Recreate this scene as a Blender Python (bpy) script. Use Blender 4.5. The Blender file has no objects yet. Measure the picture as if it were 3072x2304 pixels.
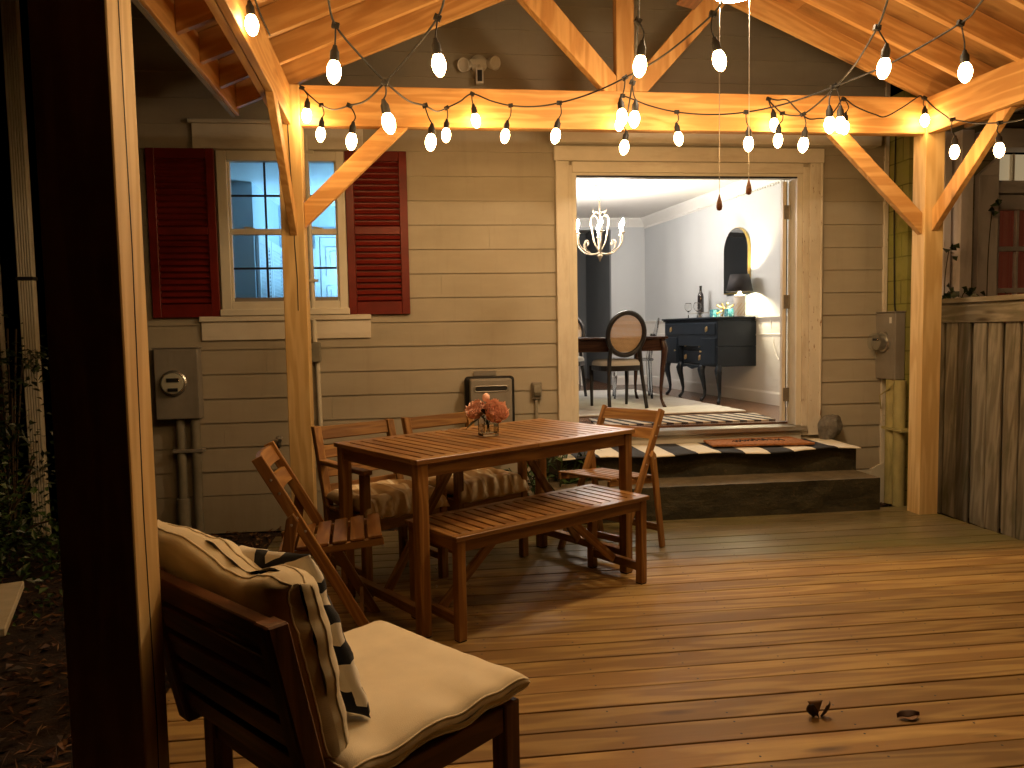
import bpy, math, random
from mathutils import Vector, Matrix, noise
R = math.radians
sc = bpy.context.scene
col = sc.collection
random.seed(7)
V = Vector

# ------------------------------------------------------------------ materials
def new_mat(name):
    m = bpy.data.materials.new(name); m.use_nodes = True
    nt = m.node_tree; nt.nodes.clear()
    out = nt.nodes.new('ShaderNodeOutputMaterial')
    b = nt.nodes.new('ShaderNodeBsdfPrincipled')
    nt.links.new(b.outputs[0], out.inputs[0])
    return m, nt, b
def N(nt, typ, **kw):
    n = nt.nodes.new('ShaderNode' + typ)
    for k, v in kw.items():
        if k.startswith('i_'):
            key = k[2:]; key = int(key) if key.isdigit() else key
            n.inputs[key].default_value = v
        else: setattr(n, k, v)
    return n
def L(nt, a, b): nt.links.new(a, b)
def math_n(nt, op, a, b=None, clamp=False):
    n = N(nt, 'Math', operation=op, use_clamp=clamp)
    for i, x in enumerate((a, b)):
        if x is None: continue
        if isinstance(x, (int, float)): n.inputs[i].default_value = x
        else: L(nt, x, n.inputs[i])
    return n.outputs[0]
def mixc(nt, f, a, b, typ='MIX'):
    n = N(nt, 'MixRGB', blend_type=typ)
    for i, x in enumerate((f, a, b)):
        if isinstance(x, (int, float)): n.inputs[i].default_value = x
        elif isinstance(x, tuple): n.inputs[i].default_value = (*x[:3], 1)
        else: L(nt, x, n.inputs[i])
    return n.outputs[0]
def ramp(nt, fac, p0, p1):
    n = N(nt, 'MapRange', i_1=p0, i_2=p1, clamp=True); L(nt, fac, n.inputs[0]); return n.outputs[0]
def gco(nt): return N(nt, 'Attribute', attribute_name='g').outputs['Vector']
def mapped(nt, vec, scale, loc=(0, 0, 0)):
    n = N(nt, 'Mapping'); L(nt, vec, n.inputs[0])
    n.inputs['Scale'].default_value = scale; n.inputs['Location'].default_value = loc
    return n.outputs[0]
def noise_n(nt, vec, scale=1, detail=5, rough=.6, dist=0):
    n = N(nt, 'TexNoise', i_Scale=scale, i_Detail=detail, i_Roughness=rough, i_Distortion=dist)
    if vec is not None: L(nt, vec, n.inputs['Vector'])
    return n.outputs['Fac']
def bump(nt, b, h, strength=.3, dist=.01):
    n = N(nt, 'Bump', i_Strength=strength, i_Distance=dist)
    L(nt, h, n.inputs['Height']); L(nt, n.outputs[0], b.inputs['Normal'])

def wood(name, light, dark, rough=.5, grain=1.0, knots=.5, knotcol=None, kscale=1.0, var=.25, spec=.35, stain=None, wet=None, figure=1.0):
    m, nt, b = new_mat(name)
    g = gco(nt)
    fine = noise_n(nt, mapped(nt, g, (3*grain, 60*grain, 60*grain)), 1, 6, .65)
    # growth-ring figure: long stretched noise turned into bands
    base = noise_n(nt, mapped(nt, g, (.9*grain, 9*grain, 9*grain)), 1, 2, .45)
    band = math_n(nt, 'SINE', math_n(nt, 'MULTIPLY', base, 34*figure))
    band = ramp(nt, band, -.6, 1.0)
    f = math_n(nt, 'ADD', math_n(nt, 'MULTIPLY', fine, .55), math_n(nt, 'MULTIPLY', band, .45))
    c = mixc(nt, ramp(nt, f, .25, .8), dark, light)
    tint = N(nt, 'Attribute', attribute_name='r').outputs['Fac']
    t = N(nt, 'MapRange', i_1=0., i_2=1., i_3=1-var, i_4=1+var*.6); L(nt, tint, t.inputs[0])
    hsv = N(nt, 'HueSaturation'); L(nt, c, hsv.inputs['Color']); L(nt, t.outputs[0], hsv.inputs['Value']); c = hsv.outputs[0]
    kc = knotcol or tuple(x*.35 for x in dark)
    if knots > 0:
        vo = N(nt, 'TexVoronoi', i_Scale=1., i_Randomness=1.); L(nt, mapped(nt, g, (2.2*kscale, 9*kscale, 9*kscale), (.3, .1, .2)), vo.inputs['Vector'])
        rnd = N(nt, 'SeparateColor'); L(nt, vo.outputs['Color'], rnd.inputs[0])
        gate = ramp(nt, rnd.outputs[0], 1-knots*.5-.02, 1-knots*.5+.02)
        d = math_n(nt, 'ADD', vo.outputs['Distance'], math_n(nt, 'MULTIPLY', fine, .1))
        k = math_n(nt, 'MULTIPLY', ramp(nt, d, .24, .10), gate)
        halo = math_n(nt, 'MULTIPLY', ramp(nt, d, .55, .15), gate)
        c = mixc(nt, math_n(nt, 'MULTIPLY', halo, .35), c, dark)
        c = mixc(nt, math_n(nt, 'MULTIPLY', k, .85), c, kc)
    ro = None
    if stain:   # (colour, amount) big soft blotches
        bl = noise_n(nt, mapped(nt, g, (2.5, 7, 7), (3, 1, 0)), 1, 4, .6)
        c = mixc(nt, math_n(nt, 'MULTIPLY', ramp(nt, bl, .52, .72), stain[1]), c, stain[0])
    if wet: c, ro = wet(nt, c, fine)
    L(nt, c, b.inputs['Base Color'])
    if ro is not None: L(nt, ro, b.inputs['Roughness'])
    else: b.inputs['Roughness'].default_value = rough
    b.inputs['Specular IOR Level'].default_value = spec
    bump(nt, b, f, .25, .004)
    return m

def paint(name, color, rough=.5, mottle=.12, scale=6, dirt=None, metallic=0, spec=.4, bumpy=.05, peel=None):
    m, nt, b = new_mat(name)
    g = gco(nt)
    n1 = noise_n(nt, mapped(nt, g, (scale, scale, scale)), 1, 5, .6)
    lo = tuple(x*(1-mottle) for x in color); hi = tuple(min(1, x*(1+mottle)) for x in color)
    c = mixc(nt, ramp(nt, n1, .3, .7), lo, hi)
    if dirt:
        n2 = noise_n(nt, mapped(nt, g, (scale*.4, scale*2.5, scale*2.5), (7, 3, 1)), 1, 6, .7)
        c = mixc(nt, math_n(nt, 'MULTIPLY', ramp(nt, n2, .52, .75), dirt[1]), c, dirt[0])
    if peel:
        n3 = noise_n(nt, mapped(nt, g, (9, 40, 40), (2, 3, 1)), 1, 6, .7)
        c = mixc(nt, ramp(nt, n3, peel[1], peel[1]+.03), c, peel[0])
    L(nt, c, b.inputs['Base Color'])
    b.inputs['Roughness'].default_value = rough; b.inputs['Metallic'].default_value = metallic
    b.inputs['Specular IOR Level'].default_value = spec
    if bumpy: bump(nt, b, noise_n(nt, mapped(nt, g, (scale*8,)*3), 1, 4, .6), bumpy, .004)
    return m

def fabric(name, color, rough=.9, stripes=None):
    m, nt, b = new_mat(name)
    g = gco(nt)
    n1 = noise_n(nt, mapped(nt, g, (5, 5, 5)), 1, 4, .6)
    c = mixc(nt, ramp(nt, n1, .25, .75), tuple(x*.86 for x in color), tuple(min(1, x*1.05) for x in color))
    if stripes: c = stripes(nt, c, g)
    L(nt, c, b.inputs['Base Color']); b.inputs['Roughness'].default_value = rough
    b.inputs['Specular IOR Level'].default_value = .15
    b.inputs['Sheen Weight'].default_value = .15
    w = noise_n(nt, mapped(nt, g, (350, 350, 350)), 1, 2, .5)
    bump(nt, b, w, .25, .002)
    return m

def emit(name, color, strength, base=(.8, .8, .8)):
    m, nt, b = new_mat(name)
    b.inputs['Base Color'].default_value = (*base, 1)
    b.inputs['Emission Color'].default_value = (*color, 1)
    b.inputs['Emission Strength'].default_value = strength
    return m
def glass(name, color=(1, 1, 1), rough=0.0, ior=1.45):
    m, nt, b = new_mat(name)
    b.inputs['Base Color'].default_value = (*color, 1)
    b.inputs['Transmission Weight'].default_value = 1
    b.inputs['Roughness'].default_value = rough; b.inputs['IOR'].default_value = ior
    return m
def pane_mat(name):      # thin window glass
    m, nt, b = new_mat(name)
    out = [n for n in nt.nodes if n.type == 'OUTPUT_MATERIAL'][0]
    tr = N(nt, 'BsdfTransparent'); gl = N(nt, 'BsdfGlossy', i_Roughness=.01)
    tr.inputs[0].default_value = (.93, .96, .97, 1)
    mx = N(nt, 'MixShader', i_0=.07); L(nt, tr.outputs[0], mx.inputs[1]); L(nt, gl.outputs[0], mx.inputs[2])
    nt.nodes.remove(b); L(nt, mx.outputs[0], out.inputs[0])
    return m

def deck_wet(nt, c, fine):
    pos = N(nt, 'NewGeometry').outputs['Position']
    sx = N(nt, 'SeparateXYZ'); L(nt, pos, sx.inputs[0])
    wob = noise_n(nt, mapped(nt, pos, (1.1, 3.2, 1)), 1, 5, .65)
    y = math_n(nt, 'ADD', sx.outputs[1], math_n(nt, 'MULTIPLY', math_n(nt, 'SUBTRACT', wob, .5), .75))
    y = math_n(nt, 'ADD', y, math_n(nt, 'MULTIPLY', sx.outputs[0], .035))
    mask = ramp(nt, y, -1.86, -1.60)
    patch = noise_n(nt, mapped(nt, pos, (2, 9, 1), (4, 2, 0)), 1, 5, .7)
    grey = mixc(nt, ramp(nt, patch, .35, .7), (.085, .075, .035), (.20, .175, .11))
    green = noise_n(nt, mapped(nt, pos, (1.2, 2, 1), (1, 9, 0)), 1, 3, .6)
    grey = mixc(nt, math_n(nt, 'MULTIPLY', ramp(nt, green, .45, .65), .6), grey, (.11, .12, .025))
    mk = math_n(nt, 'MULTIPLY', mask, .85)
    c2 = mixc(nt, mk, c, mixc(nt, .75, c, grey))
    c2 = mixc(nt, math_n(nt, 'MULTIPLY', mask, .55), c2, grey)
    dirtn = noise_n(nt, mapped(nt, pos, (1.5, 2.4, 1), (5, 5, 0)), 1, 6, .7)
    c2 = mixc(nt, math_n(nt, 'MULTIPLY', ramp(nt, dirtn, .5, .8), .35), c2, (.16, .10, .045))
    ro = N(nt, 'MapRange', i_1=0., i_2=1., i_3=.48, i_4=.22); L(nt, mask, ro.inputs[0])
    r2 = math_n(nt, 'ADD', ro.outputs[0], math_n(nt, 'MULTIPLY', fine, .2))
    return c2, r2

def siding_mat():
    m, nt, b = new_mat('painted_siding')
    g = gco(nt); pos = N(nt, 'NewGeometry').outputs['Position']
    n1 = noise_n(nt, mapped(nt, pos, (1.2, 1.2, 3)), 1, 5, .6)
    c = mixc(nt, ramp(nt, n1, .3, .7), (.36, .32, .245), (.44, .395, .315))
    streak = noise_n(nt, mapped(nt, pos, (14, 14, 1.3)), 1, 5, .65)
    c = mixc(nt, math_n(nt, 'MULTIPLY', ramp(nt, streak, .55, .8), .22), c, (.22, .18, .12))
    sz = N(nt, 'SeparateXYZ'); L(nt, pos, sz.inputs[0])
    low = math_n(nt, 'ADD', sz.outputs[2], math_n(nt, 'MULTIPLY', math_n(nt, 'SUBTRACT', streak, .5), .8))
    c = mixc(nt, math_n(nt, 'MULTIPLY', ramp(nt, low, .35, -.15), .35), c, (.15, .125, .06))
    L(nt, c, b.inputs['Base Color']); b.inputs['Roughness'].default_value = .55
    b.inputs['Specular IOR Level'].default_value = .3
    bump(nt, b, noise_n(nt, mapped(nt, g, (8, 90, 90)), 1, 5, .6), .12, .003)
    return m

def brick_mat(name, c1, c2, mortar, moss, mossamt):
    m, nt, b = new_mat(name)
    g = gco(nt)
    br = N(nt, 'TexBrick', i_Scale=1.0); L(nt, g, br.inputs['Vector'])
    br.inputs['Color1'].default_value = (*c1, 1); br.inputs['Color2'].default_value = (*c2, 1); br.inputs['Mortar'].default_value = (*mortar, 1)
    br.inputs['Mortar Size'].default_value = .006; br.inputs['Brick Width'].default_value = .40; br.inputs['Row Height'].default_value = .195
    n1 = noise_n(nt, mapped(nt, g, (3, 3, 3)), 1, 6, .65)
    c = mixc(nt, math_n(nt, 'MULTIPLY', ramp(nt, n1, .3, .65), mossamt), br.outputs['Color'], moss)
    n2 = noise_n(nt, mapped(nt, g, (11, 11, 11)), 1, 6, .7)
    c = mixc(nt, math_n(nt, 'MULTIPLY', ramp(nt, n2, .5, .8), .4), c, tuple(x*.35 for x in c1))
    L(nt, c, b.inputs['Base Color']); b.inputs['Roughness'].default_value = .85
    h = math_n(nt, 'ADD', math_n(nt, 'MULTIPLY', br.outputs['Fac'], -1.), math_n(nt, 'MULTIPLY', n2, .5))
    bump(nt, b, h, .6, .01)
    return m

def concrete_mat():
    m, nt, b = new_mat('mossy_concrete')
    pos = N(nt, 'NewGeometry').outputs['Position']
    n1 = noise_n(nt, mapped(nt, pos, (5, 5, 9)), 1, 7, .7)
    n2 = noise_n(nt, mapped(nt, pos, (28, 28, 40)), 1, 5, .7)
    c = mixc(nt, ramp(nt, n1, .35, .7), (.016, .014, .006), (.055, .046, .02))
    c = mixc(nt, math_n(nt, 'MULTIPLY', ramp(nt, n2, .58, .75), .6), c, (.17, .13, .065))
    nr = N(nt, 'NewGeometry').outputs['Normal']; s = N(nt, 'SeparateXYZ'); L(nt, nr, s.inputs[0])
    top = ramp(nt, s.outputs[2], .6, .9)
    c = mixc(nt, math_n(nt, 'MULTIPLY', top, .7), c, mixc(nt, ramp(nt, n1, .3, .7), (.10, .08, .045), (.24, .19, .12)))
    L(nt, c, b.inputs['Base Color']); b.inputs['Roughness'].default_value = .7
    bump(nt, b, math_n(nt, 'ADD', n1, math_n(nt, 'MULTIPLY', n2, .5)), .7, .02)
    return m

def soil_mat():
    m, nt, b = new_mat('soil')
    pos = N(nt, 'NewGeometry').outputs['Position']
    n1 = noise_n(nt, mapped(nt, pos, (9, 9, 9)), 1, 8, .7)
    c = mixc(nt, ramp(nt, n1, .3, .7), (.009, .005, .003), (.035, .018, .010))
    L(nt, c, b.inputs['Base Color']); b.inputs['Roughness'].default_value = .9
    bump(nt, b, n1, .8, .04)
    return m

def litter_mat():
    m, nt, b = new_mat('dry_leaves')
    t = N(nt, 'Attribute', attribute_name='r').outputs['Fac']
    cr = N(nt, 'ValToRGB'); L(nt, t, cr.inputs[0]); e = cr.color_ramp.elements
    e[0].color = (.018, .008, .004, 1); e[1].color = (.24, .14, .06, 1)
    x = e.new(.5); x.color = (.07, .027, .012, 1); x = e.new(.85); x.color = (.13, .06, .025, 1)
    L(nt, cr.outputs[0], b.inputs['Base Color']); b.inputs['Roughness'].default_value = .6
    return m
def leaf_mat(name, a, bcol, rough=.4):
    m, nt, b = new_mat(name)
    t = N(nt, 'Attribute', attribute_name='r').outputs['Fac']
    c = mixc(nt, t, a, bcol); L(nt, c, b.inputs['Base Color']); b.inputs['Roughness'].default_value = rough
    b.inputs['Subsurface Weight'].default_value = .0
    return m

def stripes_mat(name, a, b_, freq, axis=0, rough=.9, wob=0, duty=.5):
    m, nt, b = new_mat(name)
    g = gco(nt); s = N(nt, 'SeparateXYZ'); L(nt, g, s.inputs[0])
    x = s.outputs[axis]
    if wob: x = math_n(nt, 'ADD', x, math_n(nt, 'MULTIPLY', noise_n(nt, mapped(nt, g, (30, 30, 30)), 1, 3), wob))
    fr = math_n(nt, 'FRACT', math_n(nt, 'MULTIPLY', x, freq))
    f = math_n(nt, 'GREATER_THAN', fr, duty)
    c = mixc(nt, f, a, b_)
    n1 = noise_n(nt, mapped(nt, g, (60, 60, 60)), 1, 4, .6)
    c = mixc(nt, .25, c, mixc(nt, n1, (.02, .02, .02), (.9, .9, .9)), 'OVERLAY')
    L(nt, c, b.inputs['Base Color']); b.inputs['Roughness'].default_value = rough
    bump(nt, b, n1, .4, .004)
    return m

def pattern_stripes(nt, c, g):     # abstract thick navy strokes on white cotton
    v = mapped(nt, g, (6.6, 6.2, 0), (1.7, .4, 0))
    n1 = N(nt, 'TexNoise', i_Scale=1., i_Detail=1., i_Roughness=.4, i_Distortion=.9); L(nt, v, n1.inputs['Vector'])
    d = math_n(nt, 'ABSOLUTE', math_n(nt, 'SUBTRACT', n1.outputs['Fac'], .5))
    n2 = N(nt, 'TexVoronoi', feature='DISTANCE_TO_EDGE', i_Scale=1.5, i_Randomness=.9); L(nt, v, n2.inputs['Vector'])
    w = math_n(nt, 'ADD', .085, math_n(nt, 'MULTIPLY', noise_n(nt, mapped(nt, g, (9, 9, 0)), 1, 1), .16))
    k = math_n(nt, 'LESS_THAN', n2.outputs['Distance'], w)
    gate = math_n(nt, 'GREATER_THAN', noise_n(nt, mapped(nt, g, (6, 7, 0), (4, 4, 0)), 1, 1), .40)
    k = math_n(nt, 'MULTIPLY', k, gate)
    return mixc(nt, k, c, (.012, .016, .026))
def seat_stripes(nt, c, g):        # faded leaf stripes on the seat pads
    v = N(nt, 'TexWave', i_Scale=1.7, i_Distortion=2.2, i_Detail=1.); v.inputs['Detail Scale'].default_value = 1.3
    L(nt, g, v.inputs['Vector'])
    c = mixc(nt, ramp(nt, v.outputs['Fac'], .2, .8), (.46, .33, .17), (.66, .53, .33))
    v2 = N(nt, 'TexWave', i_Scale=3.0, i_Distortion=2.0, i_Detail=1.); L(nt, mapped(nt, g, (1, 1.3, 1), (.4, .2, 0)), v2.inputs['Vector'])
    return mixc(nt, ramp(nt, v2.outputs['Fac'], .90, .97), c, (.80, .72, .55))

WARM = (1.0, .59, .23)
M = {}
M['pine'] = wood('pine_lumber', (.69, .42, .165), (.52, .275, .09), .55, 1.0, .45, (.09, .035, .013), .75, .22, .3, ((.30, .15, .05), .4))
M['post'] = wood('post_lumber', (.74, .54, .26), (.60, .40, .165), .55, 1.0, .3, (.13, .06, .02), .8, .12, .3)
M['ply'] = wood('roof_sheathing', (.58, .34, .13), (.42, .21, .07), .65, .6, .9, (.06, .025, .012), .6, .25, .25, ((.12, .065, .028), .8), figure=.7)
M['deck'] = wood('deck_boards', (.40, .265, .088), (.24, .137, .042), .52, .9, .85, (.08, .04, .016), .9, .34, .35, ((.24, .13, .045), .4), wet=deck_wet)
M['acacia'] = wood('stained_acacia', (.34, .18, .055), (.21, .095, .027), .36, 1.5, .2, (.06, .02, .008), 1, .3, .45)
M['acacia_dark'] = wood('dark_acacia', (.17, .065, .022), (.095, .034, .012), .45, 1.5, .15, (.03, .01, .005), 1, .25, .4)
M['oldwood'] = wood('weathered_fence', (.38, .34, .265), (.21, .185, .135), .85, 1.0, .6, (.05, .035, .02), 1, .45, .15, ((.10, .10, .05), .7))
M['siding'] = siding_mat()
M['trim'] = paint('cream_trim_paint', (.70, .65, .56), .5, .07, 5, ((.36, .26, .14), .35))
M['trim_peel'] = paint('peeling_trim_paint', (.68, .63, .54), .55, .07, 5, ((.30, .2, .1), .4), peel=((.25, .13, .05), .62))
M['red'] = paint('red_shutter_paint', (.150, .012, .007), .42, .25, 7, ((.07, .008, .005), .4), peel=((.05, .015, .01), .74))
M['vinyl'] = paint('window_vinyl', (.72, .68, .58), .45, .06, 5, ((.4, .3, .18), .25))
M['dark'] = paint('dark_metal', (.02, .02, .02), .5)
M['rubber'] = paint('black_rubber', (.012, .012, .012), .6, .2)
M['grey_metal'] = paint('grey_metal_box', (.26, .24, .21), .45, .12, 5, ((.16, .14, .11), .4), metallic=.0)
M['steel'] = paint('steel', (.55, .53, .5), .35, .1, 8, metallic=.9)
M['conduit'] = paint('grey_conduit', (.22, .205, .16), .5, .2, 6, ((.08, .08, .04), .5))
M['conduit_pale'] = paint('pale_pipe', (.62, .58, .48), .5, .08)
M['mosspipe'] = paint('mossy_pipe', (.42, .37, .16), .6, .2, 5, ((.16, .17, .04), .8))
M['hinge'] = paint('dull_hinge_metal', (.20, .175, .14), .4, .2, 20, metallic=.5)
M['white'] = paint('white_plastic', (.75, .73, .68), .4, .05)
M['brass'] = paint('aged_brass', (.65, .48, .24), .32, .1, 8, metallic=.85)
M['gold'] = paint('gold_metal', (.85, .62, .2), .28, .06, 8, metallic=.9)
M['champ'] = paint('champagne_metal', (.42, .33, .22), .5, .12, 12, metallic=.35)
M['wallin'] = paint('grey_wall_paint', (.56, .585, .61), .8, .02, 2, spec=.2, bumpy=.02)
M['wallhall'] = paint('darkened_wall_paint', (.19, .205, .22), .8, .03, 2, spec=.2, bumpy=.02)  # darkened wall tone; on the left wall it stands in for shade
M['ceil'] = paint('ceiling_paint', (.80, .78, .75), .9, .03, 3, spec=.1, bumpy=.15)
M['whitetrim'] = paint('white_trim_paint', (.80, .79, .76), .4, .02, 3)
M['bluewall'] = paint('pale_wall_paint', (.60, .68, .74), .8, .02, 2, spec=.2)
M['whitedoor'] = paint('white_door_paint', (.80, .82, .84), .45, .02)
M['floor'] = wood('oak_floor', (.23, .115, .06), (.13, .06, .03), .25, 1.0, .1, None, 1, .35, .5)
M['navy'] = paint('navy_paint', (.010, .016, .026), .4, .2, 6, spec=.35)
M['blackwood'] = paint('black_wood', (.012, .009, .008), .35, .2, 6, spec=.5)
M['mahog'] = wood('mahogany', (.055, .022, .012), (.028, .011, .007), .25, 1.4, 0, None, 1, .2, .5)
M['cane'] = None
M['linen'] = fabric('oatmeal_linen', (.55, .50, .43))
M['cream'] = fabric('cream_canvas', (.78, .70, .52))
M['pillow'] = fabric('printed_cotton', (.86, .82, .72), stripes=pattern_stripes)
M['pads'] = fabric('striped_pad_fabric', (.5, .38, .2), stripes=seat_stripes)
M['rugw'] = fabric('white_rug_wool', (.80, .78, .74))
M['rugst'] = stripes_mat('striped_rug', (.04, .035, .04), (.62, .56, .47), 7.5, 0, wob=.02)
M['matst'] = stripes_mat('striped_mat', (.022, .022, .025), (.78, .74, .62), 2.62, 0, duty=.5)
M['coir'] = paint('coir', (.33, .13, .04), .95, .35, 45, bumpy=.6)
M['ink'] = paint('black_ink', (.02, .015, .012), .9)
M['rock'] = paint('grey_stone', (.15, .14, .125), .7, .4, 14, bumpy=.6)
M['slab'] = paint('pale_slab', (.42, .38, .28), .7, .15, 9)
M['concrete'] = concrete_mat()
M['soil'] = soil_mat()
M['litter'] = litter_mat()
M['leaf'] = leaf_mat('green_leaves', (.010, .028, .007), (.05, .095, .02))
M['ivy'] = leaf_mat('ivy_leaves', (.008, .018, .007), (.035, .055, .018))
M['stemw'] = paint('brown_stem', (.06, .04, .02), .8)
M['sidebrick'] = brick_mat('painted_block', (.30, .27, .09), (.34, .30, .11), (.10, .085, .03), (.26, .27, .045), .8)
M['nbrick'] = brick_mat('old_brick', (.24, .20, .13), (.30, .25, .17), (.08, .065, .04), (.15, .13, .05), .4)
M['lilac'] = paint('lilac_trim_paint', (.66, .61, .63), .6, .08, 5, ((.2, .16, .15), .4))
M['glass'] = glass('clear_glass')
M['acrylic'] = glass('clear_acrylic', (.86, .88, .9), 0.08, 1.4)
M['water'] = glass('water', (.95, .98, .95), 0, 1.33)
M['pane'] = pane_mat('window_pane')
M['thin_glass'] = pane_mat('thin_clear_glass')
M['bottle'] = paint('dark_bottle_glass', (.012, .008, .010), .08, .1, spec=.7)
M['mirror'] = paint('mirror_glass', (.62, .62, .62), .02, 0, metallic=1, bumpy=0)
M['teal'] = None
M['petal'] = leaf_mat('pink_petals', (.84, .36, .27), (.95, .68, .56), .6)
M['shade'] = paint('black_lampshade', (.014, .012, .016), .7)
M['ceramic'] = paint('white_ceramic', (.80, .78, .74), .25, .03)
M['curtain'] = fabric('red_curtain', (.22, .03, .018))
M['bulb'] = emit('string_bulb_glow', WARM, 84)
M['fanbulb'] = emit('fan_light_glow', (1.0, .72, .43), 330)
M['candle'] = emit('candelabra_glow', (1.0, .90, .79), 1300)
M['lampglow'] = emit('lamp_bulb_glow', (1.0, .84, .50), 1700)
M['coolglow'] = emit('added_cool_glow', (.33, .70, 1.0), 560)  # glow of the added lamp behind the window
M['roomglow'] = emit('ceiling_lamp_glow', (1.0, .88, .72), 20)
M['redglow'] = emit('dim_red_window', (.9, .18, .07), .05, (.2, .03, .02))
M['creamglow'] = emit('dim_cream_window', (1., .78, .45), .28, (.5, .45, .35))

def cane_mat():
    m, nt, b = new_mat('woven_cane')
    g = gco(nt); s = N(nt, 'SeparateXYZ'); L(nt, g, s.inputs[0])
    fx = math_n(nt, 'ABSOLUTE', math_n(nt, 'SUBTRACT', math_n(nt, 'FRACT', math_n(nt, 'MULTIPLY', s.outputs[0], 75)), .5))
    fz = math_n(nt, 'ABSOLUTE', math_n(nt, 'SUBTRACT', math_n(nt, 'FRACT', math_n(nt, 'MULTIPLY', s.outputs[1], 75)), .5))
    hole = math_n(nt, 'MULTIPLY', math_n(nt, 'LESS_THAN', fx, .24), math_n(nt, 'LESS_THAN', fz, .24))
    b.inputs['Base Color'].default_value = (.55, .36, .19, 1); b.inputs['Roughness'].default_value = .6
    L(nt, math_n(nt, 'SUBTRACT', 1., hole), b.inputs['Alpha'])
    return m
M['cane'] = cane_mat()
def teal_mat():
    m, nt, b = new_mat('teal_art_glass')
    g = gco(nt)
    n1 = noise_n(nt, mapped(nt, g, (18, 18, 30)), 1, 5, .7, 1.5)
    cr = N(nt, 'ValToRGB'); L(nt, n1, cr.inputs[0]); e = cr.color_ramp.elements
    e[0].position = .35; e[0].color = (.01, .05, .09, 1); e[1].position = .7; e[1].color = (.5, .72, .74, 1); x = e.new(.5); x.color = (.06, .30, .38, 1)
    L(nt, cr.outputs[0], b.inputs['Base Color']); b.inputs['Roughness'].default_value = .15
    return m
M['teal'] = teal_mat()
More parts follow.
